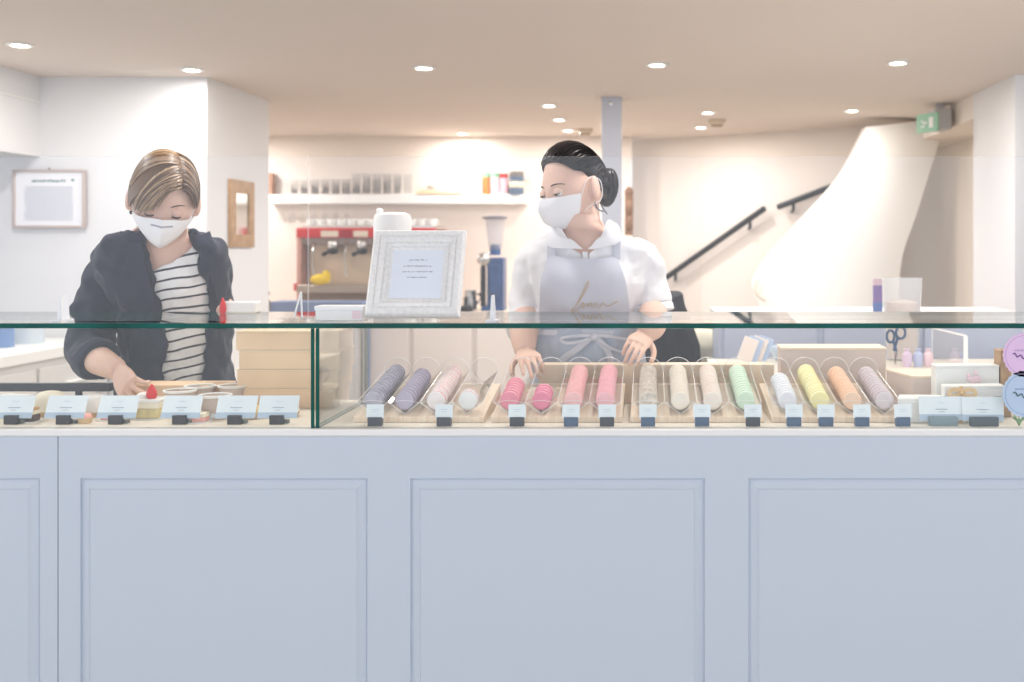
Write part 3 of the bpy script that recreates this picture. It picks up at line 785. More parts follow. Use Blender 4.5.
def hand(mb, wrist, dirv, palm_n, side, curl=.5, spread=1.0, k=.95, thumb_out=.6, curls=None):
    """wrist point, direction of the fingers, palm normal (pointing out of the palm), side=+1 thumb on (dir x palm_n) side"""
    d = Vector(dirv).normalized(); n = Vector(palm_n); n = (n-d*n.dot(d)).normalized(); sd = d.cross(n).normalized()*side
    W = Vector(wrist)
    def Q(f, s_, h): return W+(d*f+sd*s_+n*h)*k
    secs = [(-.015,.026,.019),(.0,.027,.018),(.02,.032,.0165),(.045,.038,.015),(.07,.040,.0135),(.088,.037,.0115)]
    rings = []
    for f, a, b in secs:
        rings.append([Q(f, a*math.cos(2*PI*j/16), b*math.sin(2*PI*j/16)) for j in range(16)])
    mb.loft(rings)
    lens = [(.038,.024,.020),(.043,.027,.021),(.040,.026,.020),(.031,.020,.018)]
    for i, L in enumerate(lens):
        s0 = (.0285-.0190*i); p = Q(.082-(.004 if i in (0,3) else 0)-(.006 if i == 3 else 0), s0, 0); ang = (.10-.075*i)*spread*1.5
        c_ = (curls[i] if curls else curl)*(1+.12*i); pts = [p-d*.012*k, p]; a_ = c_*.55
        for j, l in enumerate(L):
            dv = (d*math.cos(a_)+n*math.sin(a_)); dv = (dv+sd*math.sin(ang)*math.cos(a_)).normalized()
            p = p+dv*l*k; pts.append(p); a_ += c_*(.95 if j == 0 else .6)
        cp = crom(pts, 3); m = len(cp)
        mb.tube(cp, [(.0085-.0022*q/(m-1))*k if q < m-1 else .0045*k for q in range(m)], 10)
    # thumb leaves the side of the palm near its base
    b0 = Q(.018, .020, .004); t1 = b0+(d*.55+sd*thumb_out+n*.35).normalized()*.040*k
    t2 = t1+(d*.85+sd*thumb_out*.5+n*.45).normalized()*.030*k; t3 = t2+(d*1.0+sd*.02+n*.5).normalized()*.024*k
    cp = crom([b0-d*.008, b0, t1, t2, t3], 3); m = len(cp)
    mb.tube(cp, [(.0135-.006*q/(m-1))*k if q < m-1 else .005*k for q in range(m)], 10)

def limb(mb, pts, rad, k=6, n=18, off=0):
    v = crom([(*p, ) for p in pts], k); rr = crom([(r, 0, 0) for r in rad], k)
    mb.tube(v, [q.x+off for q in rr], n)
def legs(mb, hipz, xs, y, off=0, spread=.09):
    for sx in (-1, 1):
        limb(mb, [(xs+sx*.085, y+.0, hipz), (xs+sx*.09, y, hipz-.2), (xs+sx*.085, y, .5), (xs+sx*.085, y+.015, .28), (xs+sx*.085, y+.01, .07)], [.088,.08,.055,.05,.034], off=off)
def shoe(x, y, parent, name='shoe'):
    m = MB(); rings = []
    for f, a, h in ((.10,.028,.06),(.06,.034,.075),(0,.034,.07),(-.07,.042,.045),(-.12,.036,.035),(-.145,.018,.02)):
        rings.append([Vector((x+a*math.cos(2*PI*j/14), y+f, max(.001, h/2+h/2*math.sin(2*PI*j/14)))) for j in range(14)])
    m.loft(rings).build(name, M_black, parent)

# ------------------------------------------------ woman in the navy jacket
def woman_jacket():
    T = Torso([(164,214,397,.040,.044,.1),(162,226,392,.055,.056,.12),(160,234,385,.080,.062,.12),(160,246,381,.128,.078,.13),(162,264,376,.140,.098,.14),(168,287,371,.132,.112,.14),
               (175,318,367,.114,.106,.13),(177,345,364,.108,.102,.12),(177,378,362,.118,.108,.1),(178,418,360,.150,.115,.1),(177,470,360,.150,.105,.1)],
              front=lambda t, ph: .022*math.exp(-((t-5.0)/.8)**2)*(math.exp(-((ph-.5)/.3)**2)+math.exp(-((ph+.5)/.3)**2)))
    H = Head(P(164,199.5,402), .40, math.radians(28), .10, .97)
    R_ = [P(115,266,376), P(103,295,377), P(93,324,380), P(89,348,386)]
    elbow = R_[-1]; wrist = P(118,370,404)
    Lf = [P(200,255,373), P(202,278,368), P(204,300,363)]
    lw = P(233,316,372)
    mb = MB(); mb.loft(T.body()); H.mesh(mb)
    mb.tube([T.ring(1.5)[0]+Vector((0,.01,0)), T.ring(.4)[0]+Vector((0,0,.0)), H.L((0,.024,-.02))], [.055,.050,.046], 20)
    limb(mb, [T.ring(4)[0]+Vector((-.06,0,.02)), R_[0], R_[1], R_[2], R_[3]], [.05,.046,.042,.038,.037])
    limb(mb, [R_[3], P(96,358,395), P(106,364,402), wrist], [.037,.037,.033,.0265])
    limb(mb, [T.ring(4)[0]+Vector((.06,0,.02)), *Lf], [.05,.044,.038,.036])
    limb(mb, [Lf[-1], P(224,309,367), lw], [.036,.032,.025])
    # right hand reaches down for a pastry
    hd = P(130,391,414)-wrist
    hand(mb, wrist+hd.normalized()*.006, hd, Vector((.75,.55,-.5)), -1, curls=[.45,.6,.8,.9], k=.88, thumb_out=.4, spread=.7)
    hand(mb, lw, P(247,319,384)-lw, Vector((.1,-.3,.9)), 1, curl=.35, k=.9)
    legs(mb, .92, T.ring(9)[0].x, T.ring(9)[0].y)
    w_ = mb.build('person', M_skin, None, (T.ring(9)[0].x, T.ring(9)[0].y, 0))
    smooth_mods(w_, .003, 2)
    tag(w_, 'person in open navy jacket, striped shirt and white mask reaching into the pastry display', 'person')
    # striped shirt: torso shell with a V neck
    def vgap(t):   # half opening angle of the neck at t
        return interp([(0,3.0),(1.2,1.6),(2.0,1.15),(3,.80),(3.6,.50),(4.3,0.02),(5,.0)], t)
    m = MB(); shell(m, T, 2.0, 9.2, lambda t: (vgap(t), vgap(t)), .004, .010)
    sh_ = m.build('striped_shirt', M_stripe, w_); smooth_mods(sh_, .004, 2, (.010,.03))
    # jacket
    gl = [(226,146),(240,147),(262,150),(285,156),(310,162),(340,165),(375,166),(400,166)]
    gr_ = [(222,187),(235,191),(255,197),(275,203),(295,207),(320,208),(345,206),(372,201),(400,199)]
    def gap(t):
        py = proj(T.pt(t, 0))[1]
        def solve(px):
            best = min(range(-60, 61), key=lambda k: abs(proj(T.pt(t, k*PI/120, .018))[0]-px)); return best*PI/120
        return (-solve(interp(gl, py)), solve(interp(gr_, py)))
    m = MB(); shell(m, T, 1.7, 8.8, lambda t: gap(t), .016, .014)
    limb(m, [T.ring(3.6)[0]+Vector((-.08,0,.0)), R_[0]+Vector((0,0,.0)), R_[1], R_[2], R_[3]+Vector((-.002,0,-.01)), P(98,361,396)], [.050,.058,.058,.057,.055,.050], off=0)
    limb(m, [T.ring(3.6)[0]+Vector((.08,0,.0)), *Lf, P(226,309,366)], [.050,.050,.046,.044,.036])
    jk = m.build('jacket', M_navy, w_); smooth_mods(jk, .004, 12, (.030,.06))
    # cuff folds and lapels
    for side, tab, sg in ((-1, gl, -1), (1, gr_, 1)):
        rows = []
        for py in ((231,236,245,262,280,300,315) if sg < 0 else (241,248,262,280,300,315)):
            e = interp(tab, py); wd_ = interp([(222,7),(245,13),(262,18),(285,13),(315,2)], py)
            rows.append((py, e-wd_, e) if sg < 0 else (py, e, e+wd_*.7))
        g_ = T.rows_patch(rows, .031, .006, 5, 3)
        MB().sheet(g_, .005).build('lapel', M_navy, w_, fixn=True)
    c0, c1 = P(95,357,395), P(100,361,397)
    MB().tube([c0, c1], [.054,.053], 24).build('sleeve_cuff', M_navy, w_, bevel=.003)
    # trousers
    m = MB(); m.loft(T.body(.012, 8.0, 10, per=5)); legs(m, .92, T.ring(9)[0].x, T.ring(9)[0].y, .012)
    smooth_mods(m.build('trousers', M_trous, w_), .006, 2)
    for sx in (-1, 1): shoe(T.ring(9)[0].x+sx*.085, T.ring(9)[0].y, w_)
    # mask
    def md(u, v): # u -1..1 across, v 0..1 down
        a_ = u*1.22*(1-.74*v**1.15); top = -.02-.20*abs(u)**1.3; z_ = top-(1.12-.2*abs(u)**1.3)*v
        return (math.sin(a_)*math.cos(z_*.9), -math.cos(a_)*math.cos(z_*.9), math.sin(z_*.95))
    g_ = []
    for i in range(15):
        v = i/14; row = []
        for j in range(21):
            u = -1+2*j/20; d_ = Vector(md(u, v)).normalized()
            puff = .006+.026*math.exp(-(u/.5)**2)*math.sin(PI*min(1, v*.80+.14))
            row.append(H.S(d_, .004)+H.R @ Vector((0, -puff, 0)))
        g_.append(row)
    mk = MB().sheet(g_, .002).build('face_mask', M_mask, w_, fixn=True)
    MB().sheet([[p+H.R @ Vector((0,-.003,0)) for p in [g_[1][q].lerp(g_[2][q], .3) for q in range(7, 14)]], [p+H.R @ Vector((0,-.003,0)) for p in [g_[1][q].lerp(g_[2][q], .75) for q in range(7, 14)]]], .0005).build('printed_line', mat('print_grey', (.66,.67,.70), .8), mk, fixn=True)
    for sx in (-1, 1):
        e = g_[2][0 if sx < 0 else -1]; e2 = g_[9][0 if sx < 0 else -1]; er = H.L((sx*.077, .014, -.0))
        MB().tube(crom([e, H.L((sx*.079,-.005,.012)), H.L((sx*.082,.03,-.0)), H.L((sx*.078,.02,-.045)), e2], 5), .0015, 6).build('ear_loop', M_mask, mk)
    face_bits(H, w_, closed=True, brow=M_brow)
    MB().ell(H.L((-.073,.003,-.047)), (.004,.004,.005), 10, 8).build('earring', M_black, w_)
    # hair
    mb = MB(); vals = []
    def cap(d): return True
    rnd = random.Random(3)
    # scalp cap
    rings = []
    for i in range(22):
        th = .02+1.78*i/21; row = []
        for k in range(48):
            ph = 2*PI*k/48; d_ = Vector((math.sin(th)*math.cos(ph), math.sin(th)*math.sin(ph), math.cos(th)))
            front = max(0, -d_.y)
            lim = 1.0 if front < .55 else .72
            th2 = min(th, interp([(-1,.60),(-.8,.74),(-.45,1.15),(-.1,1.55),(.3,1.75),(1,1.95)], d_.y/max(.2, math.hypot(d_.x, d_.y)))+(.34*min(1, max(0, -d_.x*2.2/max(.05, math.hypot(d_.x, d_.y))-.35)) if d_.y < .1 else 0))
            d2 = Vector((math.sin(th2)*math.cos(ph), math.sin(th2)*math.sin(ph), math.cos(th2)))
            bulge = .009+.007*math.sin(min(PI, th2*1.5))
            row.append(H.S(d2, bulge*.75, False))
        rings.append(row)
    n0 = len(mb.v); mb.loft(rings); vals += [.45]*(len(mb.v)-n0)
    # part line from hairline to crown, at image-right of centre
    def part(u):  # u 0 front .. 1 crown
        return Vector((.52-.20*u, -.80+1.15*u, .62+.45*math.sin(u*PI*.6)))
    for k in range(330):
        u = rnd.random()**.8; s_ = part(u)+Vector((rnd.uniform(-.05,.02), 0, 0))
        e_ = Vector((-.92, -.55+1.15*u+rnd.uniform(-.12,.12), .08-.20*u+rnd.uniform(-.14,.12)))
        if u < .45: e_ = Vector((-.30-1.1*u+rnd.uniform(-.28,.16), -.88+.62*u, .14+rnd.uniform(-.09,.09)-.45*u))
        mid = (s_.normalized()*.5+e_.normalized()*.5); mid += Vector((-.04, -.14, .18))
        dirs = arc_dirs([s_, mid, e_], 5); L = len(dirs)
        lift = rnd.uniform(.004, .012)
        pts = [H.S(d_, .006+lift*math.sin(PI*min(.93, .12+.86*i/(L-1))), False) for i, d_ in enumerate(dirs)]
        build_lock(mb, vals, pts, .0048, .0022, min(1, max(0, rnd.gauss(.5, .10)+.06*math.sin(u*17))), up=H.R @ Vector((0,0,1)))
    for k in range(190):
        u = rnd.random(); s_ = part(u)+Vector((rnd.uniform(0,.05), 0, 0))
        e_ = Vector((.98, -.50+1.0*u+rnd.uniform(-.1,.1), .16-.25*u+rnd.uniform(-.16,.10)))
        mid = (s_.normalized()+e_.normalized())*.5+Vector((.05, -.03, .12))
        dirs = arc_dirs([s_, mid, e_], 5); L = len(dirs); lift = rnd.uniform(.002, .009)
        pts = [H.S(d_, .006+lift*math.sin(PI*min(.93, .12+.86*i/(L-1))), False) for i, d_ in enumerate(dirs)]
        build_lock(mb, vals, pts, .0045, .0022, min(1, max(0, rnd.gauss(.45, .09))), up=H.R @ Vector((0,0,1)))
    for k in range(230):   # back
        a_ = rnd.uniform(.05, PI-.05); s_ = Vector((.2*math.cos(a_)+.15, .30, .9)); e_ = Vector((math.cos(a_), max(.15, math.sin(a_)), -.35+rnd.uniform(-.15,.15)))
        dirs = arc_dirs([s_, (s_.normalized()+e_.normalized())*.5+Vector((0,.1,.2)), e_], 5); L = len(dirs); lift = rnd.uniform(.006,.013)
        pts = [H.S(d_, .006+lift*math.sin(PI*min(.93, .12+.86*i/(L-1))), False) for i, d_ in enumerate(dirs)]
        build_lock(mb, vals, pts, .0048, .002, rnd.gauss(.45,.1), up=H.R @ Vector((0,1,0)))
    ho = mb.build('hair', M_hair1, w_, angle=80); attr(ho, vals)
    return w_
def attr(o, vals):
    a = o.data.attributes.new('lock', 'FLOAT', 'POINT')
    for i, v in enumerate(vals[:len(o.data.vertices)]): a.data[i].value = v
def shell(mb, T, t0, t1, gap, off, th, n=44, per=7):
    m = int((t1-t0)*per)+1; inner = []; outer = []
    for i in range(m):
        t = t0+(t1-t0)*i/(m-1); gl_, gr_ = gap(t)
        a0 = gr_; a1 = 2*PI-gl_
        inner.append([T.pt(t, a0+(a1-a0)*k/n, off) for k in range(n+1)]); outer.append([T.pt(t, a0+(a1-a0)*k/n, off+th) for k in range(n+1)])
    vs = [p for r in inner for p in r]+[p for r in outer for p in r]; N = m*(n+1); fs = []
    for i in range(m-1):
        for k in range(n):
            q = (i*(n+1)+k, i*(n+1)+k+1, (i+1)*(n+1)+k+1, (i+1)*(n+1)+k)
            fs.append(q); fs.append(tuple(reversed([x+N for x in q])))
    per_ = [(0, k) for k in range(n+1)]+[(i, n) for i in range(1, m)]+[(m-1, k) for k in range(n-1, -1, -1)]+[(i, 0) for i in range(m-2, 0, -1)]
    for k in range(len(per_)):
        u = per_[k][0]*(n+1)+per_[k][1]; q = per_[(k+1) % len(per_)]; w = q[0]*(n+1)+q[1]; fs.append((w, w+N, u+N, u))
    mb.add(vs, fs)
def face_bits(H, par, closed, brow, look=(0,0)):
    for sx in (-1, 1):
        c = Vector((sx*.0305, -.0735, .001))
        cc = H.L(c)
        e = MB().ell(cc, (.0122,.0118 if closed else .0121,.0122), 20, 14)
        if closed:
            e.build('eyelid', mat('eyelid_skin', (.88,.73,.665), .5), par)
        else:
            eb = e.build('eyeball', M_eye, par)
            g = H.R @ Vector((look[0], -1, look[1])).normalized()
            MB().ell(cc+g*.0085, (.0055,.0055,.0055), 12, 8).build('iris', M_iris, eb)
            m = MB(); lid = []
            for i in range(7):
                el = math.radians(80-i*(15.5)); row = []
                for j in range(13):
                    az = math.radians(-85+170*j/12); row.append(cc+H.R @ (Vector((math.sin(az)*math.cos(el), -math.cos(az)*math.cos(el), math.sin(el)))*.0134))
                lid.append(row)
            m.sheet(lid, .0006).build('eyelid', M_skin, par, fixn=True)
        # lashes
        el = -.42 if closed else -.12
        pts = [cc+H.R @ (Vector((math.sin(a)*math.cos(el-.25*math.cos(a)*.5), -math.cos(a)*math.cos(el), math.sin(el-.15*math.cos(a))))*.0142) for a in [math.radians(-62+124*i/8) for i in range(9)]]
        MB().tube(pts, [.0006,.0012,.0016,.0018,.0018,.0018,.0016,.0012,.0006], 6).build('eyelashes', mat('lash', (.20,.15,.14), .7), par)
        bp = []
        for i in range(7):
            x = .016+.034*i/6; z = .0165+.0065*math.sin(PI*min(1, .15+.8*i/6))
            bp.append(H.S((sx*x/HR[0], -math.sqrt(max(.1, 1-(x/HR[0])**2-(z/HR[2])**2)), z/HR[2]), .0008))
        MB().tube(bp, [.0014,.0024,.0026,.0024,.002,.0016,.0008], 6, flat=.6).build('eyebrow', brow, par)

# ------------------------------------------------ woman in the apron
def woman_apron():
    T = Torso([(580,214,382,.038,.042,-.1),(583,227,380,.052,.054,-.08),(586,235,376,.085,.064,-.05),(587,245,373,.140,.080,-.03),(588,259,371,.156,.095,0),(588,280,369,.150,.108,0),
               (587,308,367,.134,.103,0),(586,335,366,.122,.098,0),(585,365,364,.138,.108,0),(585,402,363,.155,.115,0),(585,470,366,.150,.105,0)],
              front=lambda t, ph: .030*math.exp(-((t-5.1)/.75)**2)*(math.exp(-((ph-.48)/.32)**2)+math.exp(-((ph+.48)/.32)**2)))
    H = Head(P(573,188,379), math.radians(-47), math.radians(14), math.radians(-4), .98)
    A = [P(536,260,371), P(531,287,370), P(527,314,371)]; wa = P(525,352,389)
    Bm = [P(641,260,371), P(649,285,369), P(653,309,370)]; wb = P(645,335,386)
    mb = MB(); mb.loft(T.body()); H.mesh(mb)
    mb.tube([T.ring(1.6)[0]+Vector((0,.008,0)), T.ring(.6)[0], H.L((0,.024,-.02))], [.055,.049,.045], 20)
    limb(mb, [T.ring(4)[0]+Vector((-.07,0,.02)), *A], [.05,.046,.041,.038])
    limb(mb, [A[-1], P(524,332,383), wa], [.040,.038,.027])
    limb(mb, [T.ring(4)[0]+Vector((.07,0,.02)), *Bm], [.05,.046,.041,.038])
    limb(mb, [Bm[-1], P(652,325,384), wb], [.040,.038,.0265])
    hand(mb, wa, P(533,364,406)-wa, Vector((.1,.15,-1)), -1, curls=[.3,.35,.4,.45], k=.82, spread=.4)
    hd = P(629,353,405)-wb
    hand(mb, wb, hd, Vector((-.35,.1,-.9)), 1, curls=[.4,.5,.6,.7], k=.80, thumb_out=.7, spread=.25)
    legs(mb, .92, T.ring(9)[0].x, T.ring(9)[0].y)
    w_ = mb.build('person', M_skin, None, (T.ring(9)[0].x, T.ring(9)[0].y, 0)); smooth_mods(w_, .003, 2)
    tag(w_, 'person with dark tied hair in white shirt, grey apron and white mask looking left', 'person')
    def vgap(t):
        v = interp([(0,2.8),(1.0,1.0),(1.5,.78),(2.0,.55),(3,.24),(3.6,0.02),(5,.0)], t); return (v, v)
    m = MB(); shell(m, T, 1.35, 9.0, vgap, .006, .009)
    limb(m, [T.ring(3.7)[0]+Vector((-.08,0,.0)), A[0]+Vector((0,0,.0)), A[1], A[2], P(525,331,379)], [.052,.057,.053,.050,.047])
    limb(m, [T.ring(3.7)[0]+Vector((.08,0,.0)), Bm[0], Bm[1], Bm[2]+Vector((0,0,.010))], [.050,.053,.054,.054])
    smooth_mods(m.build('shirt', M_shirt, w_), .004, 8, (.020,.06))
    for q, r in ((A+[P(525,329,379)], .049), (Bm, .056)):
        d_ = (q[-1]-q[-2]).normalized(); q = [0, 0, q[-1]]
        MB().tube([q[2]-d_*.012, q[2]+d_*.010], [r, r*1.02], 26).build('sleeve_cuff', M_shirt, w_, bevel=.004)
    # collar wings
    for rows in ([(227,557,568),(233,553,571),(240,551,576),(246,552,581),(249,556,584)], [(226,600,606),(231,598,611),(237,596,615),(243,593,617),(247,590,603),(249,588,594)]):
        MB().sheet(T.rows_patch(rows, .024, .004, 6, 3), .003).build('collar', M_shirt, w_, fixn=True)
    MB().sheet(T.rows_patch([(252,583,588),(262,583.5,588.5),(275,583.5,588.5)], .021, .002, 3, 3), .0015).build('button_placket', M_shirt, w_, fixn=True)
    # trousers
    m = MB(); m.loft(T.body(.010, 8.0, 10, per=5)); legs(m, .92, T.ring(9)[0].x, T.ring(9)[0].y, .012)
    smooth_mods(m.build('trousers', M_trous, w_), .006, 2)
    for sx in (-1, 1): shoe(T.ring(9)[0].x+sx*.085, T.ring(9)[0].y, w_)
    # apron
    def fold(g, amp, f):
        for i, r in enumerate(g):
            for j, p in enumerate(r): r[j] = p+Vector((0, -abs(amp)*(1+noise.noise(Vector((p.x*f, 3.1, p.z*f*.6)))), 0))
        return g
    ap = MB().sheet(fold(T.rows_patch([(259,555,611),(262,554,613),(268,553,616),(280,551,618),(295,550,620),(310,549,622),(326,548,624)], .034, .003, 22, 4), .003, 25), .003).build('apron', M_apron, w_, fixn=True)
    MB().sheet(fold(T.rows_patch([(322,549,625),(335,546,628),(350,543,631),(368,541,634),(390,540,636),(415,539,638),(440,539,638)], .034, .003, 30, 5), .013, 28), .003).build('skirt', mat('apron_skirt_reflection_tint', (.70,.74,.81), .8), ap, fixn=True)  # same apron cloth, with the bluish glass reflection painted into its colour
    for rows in ([(238,553,559),(248,551,558),(262,551,559)], [(232,610,616),(244,612,618),(262,611,618)]):
        MB().sheet(T.rows_patch(rows, .020, .003, 3, 4), .002).build('apron_strap', M_apron, ap, fixn=True)
    MB().sheet(T.rows_patch([(325,547,627),(328,547,627),(331,547,627)], .046, .003, 24, 2), .003).build('waist_band', M_apron, ap, fixn=True)
    def rib(name, pts, r=.0085):
        v = [T.at(x, y, .052+z_) for x, y, z_ in pts]
        MB().tube(crom(v, 5), [(r, .0014)]*((len(v)-1)*5+1), 8, up=(0,-1,0)).build(name, M_apron, ap)
    rib('bow_tail', [(590,333,0),(580,344,.006),(570,354,.004),(562,366,.002),(558,378,.0)])
    rib('bow_tail', [(595,333,0),(602,345,.006),(605,356,.006),(607,370,.002),(609,384,0)])
    rib('bow_loop', [(592,331,0),(604,330,.012),(618,337,.016),(619,347,.014),(611,348,.014),(602,341,.012),(594,333,.0)], .004)
    rib('bow_loop', [(592,331,0),(580,330,.012),(568,333,.014),(572,338,.014),(584,336,.01),(592,333,.0)], .004)
    MB().ell(T.at(593,332,.056), (.012,.006,.010), 12, 8).build('bow_knot', M_apron, ap)
    sg = [(470,225),(490,205),(520,165),(552,130),(562,128),(556,140),(530,165),(500,195),(478,222),(486,232),(505,222),(524,198),(531,200),(524,215),(533,217),(548,198),(556,214),(566,198),(578,196),(574,212),(584,212),(600,192),(604,208),(612,206),(624,188),(632,200),(655,178)]
    v = [T.at(460+x/4.267, 250+y/4.267, .0425) for x, y in sg]
    MB().tube(crom(v, 4), .0011, 6).build('script_lettering', mat('gold_thread', (.80,.70,.55), .5), ap)
    # mask (cup shaped)
    g_ = []
    for i in range(17):
        v_ = i/16; row = []
        for j in range(23):
            u = -1+2*j/22; a_ = u*1.22*(1-.30*v_**2); z_ = .02-.98*v_+.06*abs(u)*v_-.06*abs(u)
            d_ = Vector((math.sin(a_)*math.cos(z_*.9), -math.cos(a_)*math.cos(z_*.9), math.sin(z_*.95)-.08)).normalized()
            puff = .004+.030*math.exp(-(u/.5)**2)*math.sin(PI*min(1, v_*.80+.10))
            row.append(H.S(d_, .004)+H.R @ Vector((0, -puff, 0)))
        g_.append(row)
    mk = MB().sheet(g_, .002).build('face_mask', M_mask, w_, fixn=True)
    for sx in (-1, 1):
        e = g_[2][0 if sx < 0 else -1]; e2 = g_[13][0 if sx < 0 else -1]
        MB().tube(crom([e, H.L((sx*.077,-.006,.018)), H.L((sx*.084,.028,.006)), H.L((sx*.080,.022,-.042)), H.L((sx*.066,-.015,-.055)), e2], 5), .0011, 6).build('ear_loop', M_mask, mk)
    face_bits(H, w_, closed=False, brow=mat('dark_brow', (.25,.19,.18), .8), look=(-.05,-.35))
    # hair pulled back into a bun
    mb = MB(); vals = []; rnd = random.Random(5)
    rings = []
    for i in range(24):
        th = .02+2.0*i/23; row = []
        for k in range(48):
            ph = 2*PI*k/48; d_ = Vector((math.cos(ph), math.sin(ph)))
            lim = interp([(-1,.74),(-.85,.80),(-.6,.98),(-.35,1.18),(-.05,1.25),(.16,1.30),(.4,1.8),(1,2.15)], d_.y)
            th2 = min(th, lim); d2 = Vector((math.sin(th2)*math.cos(ph), math.sin(th2)*math.sin(ph), math.cos(th2)))
            row.append(H.S(d2, .003+.009*min(1, (lim-th2)*3+.1), False))
        rings.append(row)
    n0 = len(mb.v); mb.loft(rings); vals += [.42]*(len(mb.v)-n0)
    bun_d = Vector((.05, .98, .02))
    for k in range(260):
        ph = rnd.uniform(0, 2*PI); lim = interp([(-1,.74),(-.85,.80),(-.6,.98),(-.35,1.18),(-.05,1.25),(.16,1.30),(.4,1.8),(1,2.15)], math.sin(ph)); th = lim*rnd.uniform(.75,.99)
        s_ = Vector((math.sin(th)*math.cos(ph), math.sin(th)*math.sin(ph), math.cos(th)))
        if s_.dot(bun_d) > .8: continue
        dirs = arc_dirs([s_, (s_+bun_d)*.5+Vector((0,0,.12 if s_.z > 0 else -.05)), bun_d], 5); L = len(dirs)
        pts = [H.S(d_, .006+.008*math.sin(PI*min(.9, .05+.9*i/(L-1))), False) for i, d_ in enumerate(dirs)]
        build_lock(mb, vals, pts, .004, .003, rnd.gauss(.48,.1), up=H.R @ Vector((0,0,1)))
    ho = mb.build('hair', M_hair2, w_, angle=80); attr(ho, vals)
    mb = MB(); vals = []
    bc_ = P(607,187,376)+Vector((.0,.03,0)); Rb = Matrix.Rotation(.12, 3, 'Y')
    mb.ell(bc_, (.027,.030,.052), 24, 16, R=Rb); vals += [.42]*len(mb.v)
    for k in range(46):
        a_ = rnd.uniform(0, 2*PI); pts = []
        for i in range(10):
            th = .25+2.6*i/9; q = Vector((math.sin(th)*math.cos(a_+th*.3)*.0285, math.sin(th)*math.sin(a_+th*.3)*.0315, math.cos(th)*.0535)); pts.append(bc_+Rb @ q)
        build_lock(mb, vals, pts, .0045, .0025, rnd.gauss(.5,.1))
    bo = mb.build('hair_bun', M_hair2, ho, angle=80); attr(bo, vals)
    MB().tube(crom([P(594,200,383), P(598,209,383), P(604,211,382), P(601,205,382), P(607,214,381)], 4), .0022, 6).build('hair_tie', mat('tie_grey', (.45,.46,.5), .6), ho)
    return w_
W1 = woman_jacket(); W2 = woman_apron()

# ============================================================ GOODS IN AND ON THE CASE
def deckpt(px, s): return Vector(((px-CX)/s, F/s, DECK))
# ---- macaron racks
TILT = math.radians(9.6); RB = Matrix.Rotation(TILT, 3, 'X'); LEN = .245; RY = 1050/445; RZ = 1.1245
HWID, HH = .0355, .028
xs_front = [373,402.8,434.5,467.5, 509.6,541,573,605, 648,681.7,714,745.5, 787.9,819,852,884.7]
rows = [ # count, colour, filling, description
 (13,(.76,.75,.81),(.30,.31,.44),'marbled lilac grey'),(11,(.73,.70,.78),(.42,.38,.52),'dark lavender'),(12,(.96,.93,.93),(.90,.45,.46),'white with red filling'),(2,(.93,.94,.94),(.88,.30,.36),'pale white with red filling'),
 (7,(.93,.58,.66),(.98,.80,.82),'raspberry pink'),(4,(.92,.55,.66),(.97,.78,.82),'deep pink'),(13,(.96,.76,.76),(.90,.52,.55),'salmon pink'),(13,(.96,.74,.77),(.86,.45,.52),'rose pink'),
 (13,(.93,.89,.84),(.62,.50,.42),'speckled beige'),(13,(.95,.92,.87),(.80,.66,.54),'cream'),(13,(.95,.91,.87),(.86,.66,.62),'ivory'),(13,(.83,.92,.83),(.97,.98,.96),'mint green'),
 (9,(.91,.92,.95),(.96,.96,.97),'snow white'),(13,(.97,.94,.70),(.995,.98,.90),'lemon yellow'),(12,(.98,.84,.73),(.94,.62,.46),'apricot orange'),(12,(.88,.84,.86),(.60,.50,.56),'mauve grey')]
nth = ['foremost']+ords[1:]
racknames = ['leftmost rack','second rack from the left','third rack from the left','rightmost rack']
def rk(x0, v):  # rack local to world
    return Vector((x0, RY, RZ)) + RB @ Vector(v)
def macaron_mesh(cm):
    R_, hgt = .0212, .0062
    prof = []
    dome = [(R_*.98,.0018),(R_,.0034),(R_*.975,.0046),(R_*.91,.0059),(R_*.78,.0072),(R_*.5,.0082),(0,.0086)]
    foot_ = [(R_*.86,.0022),(R_*.99,.0026)]
    m = MB()
    for sg in (1, -1):
        pr = [(0.001,.0014*sg)]+[(r, z*sg) for r, z in foot_+dome[1:]]
        n = 26; rings = []
        for r, z in pr:
            rings.append([Vector((r*(1+.012*math.sin(9*2*PI*k/n))*math.cos(2*PI*k/n), z, r*math.sin(2*PI*k/n))) for k in range(n)])
        m.loft(rings)
    return m
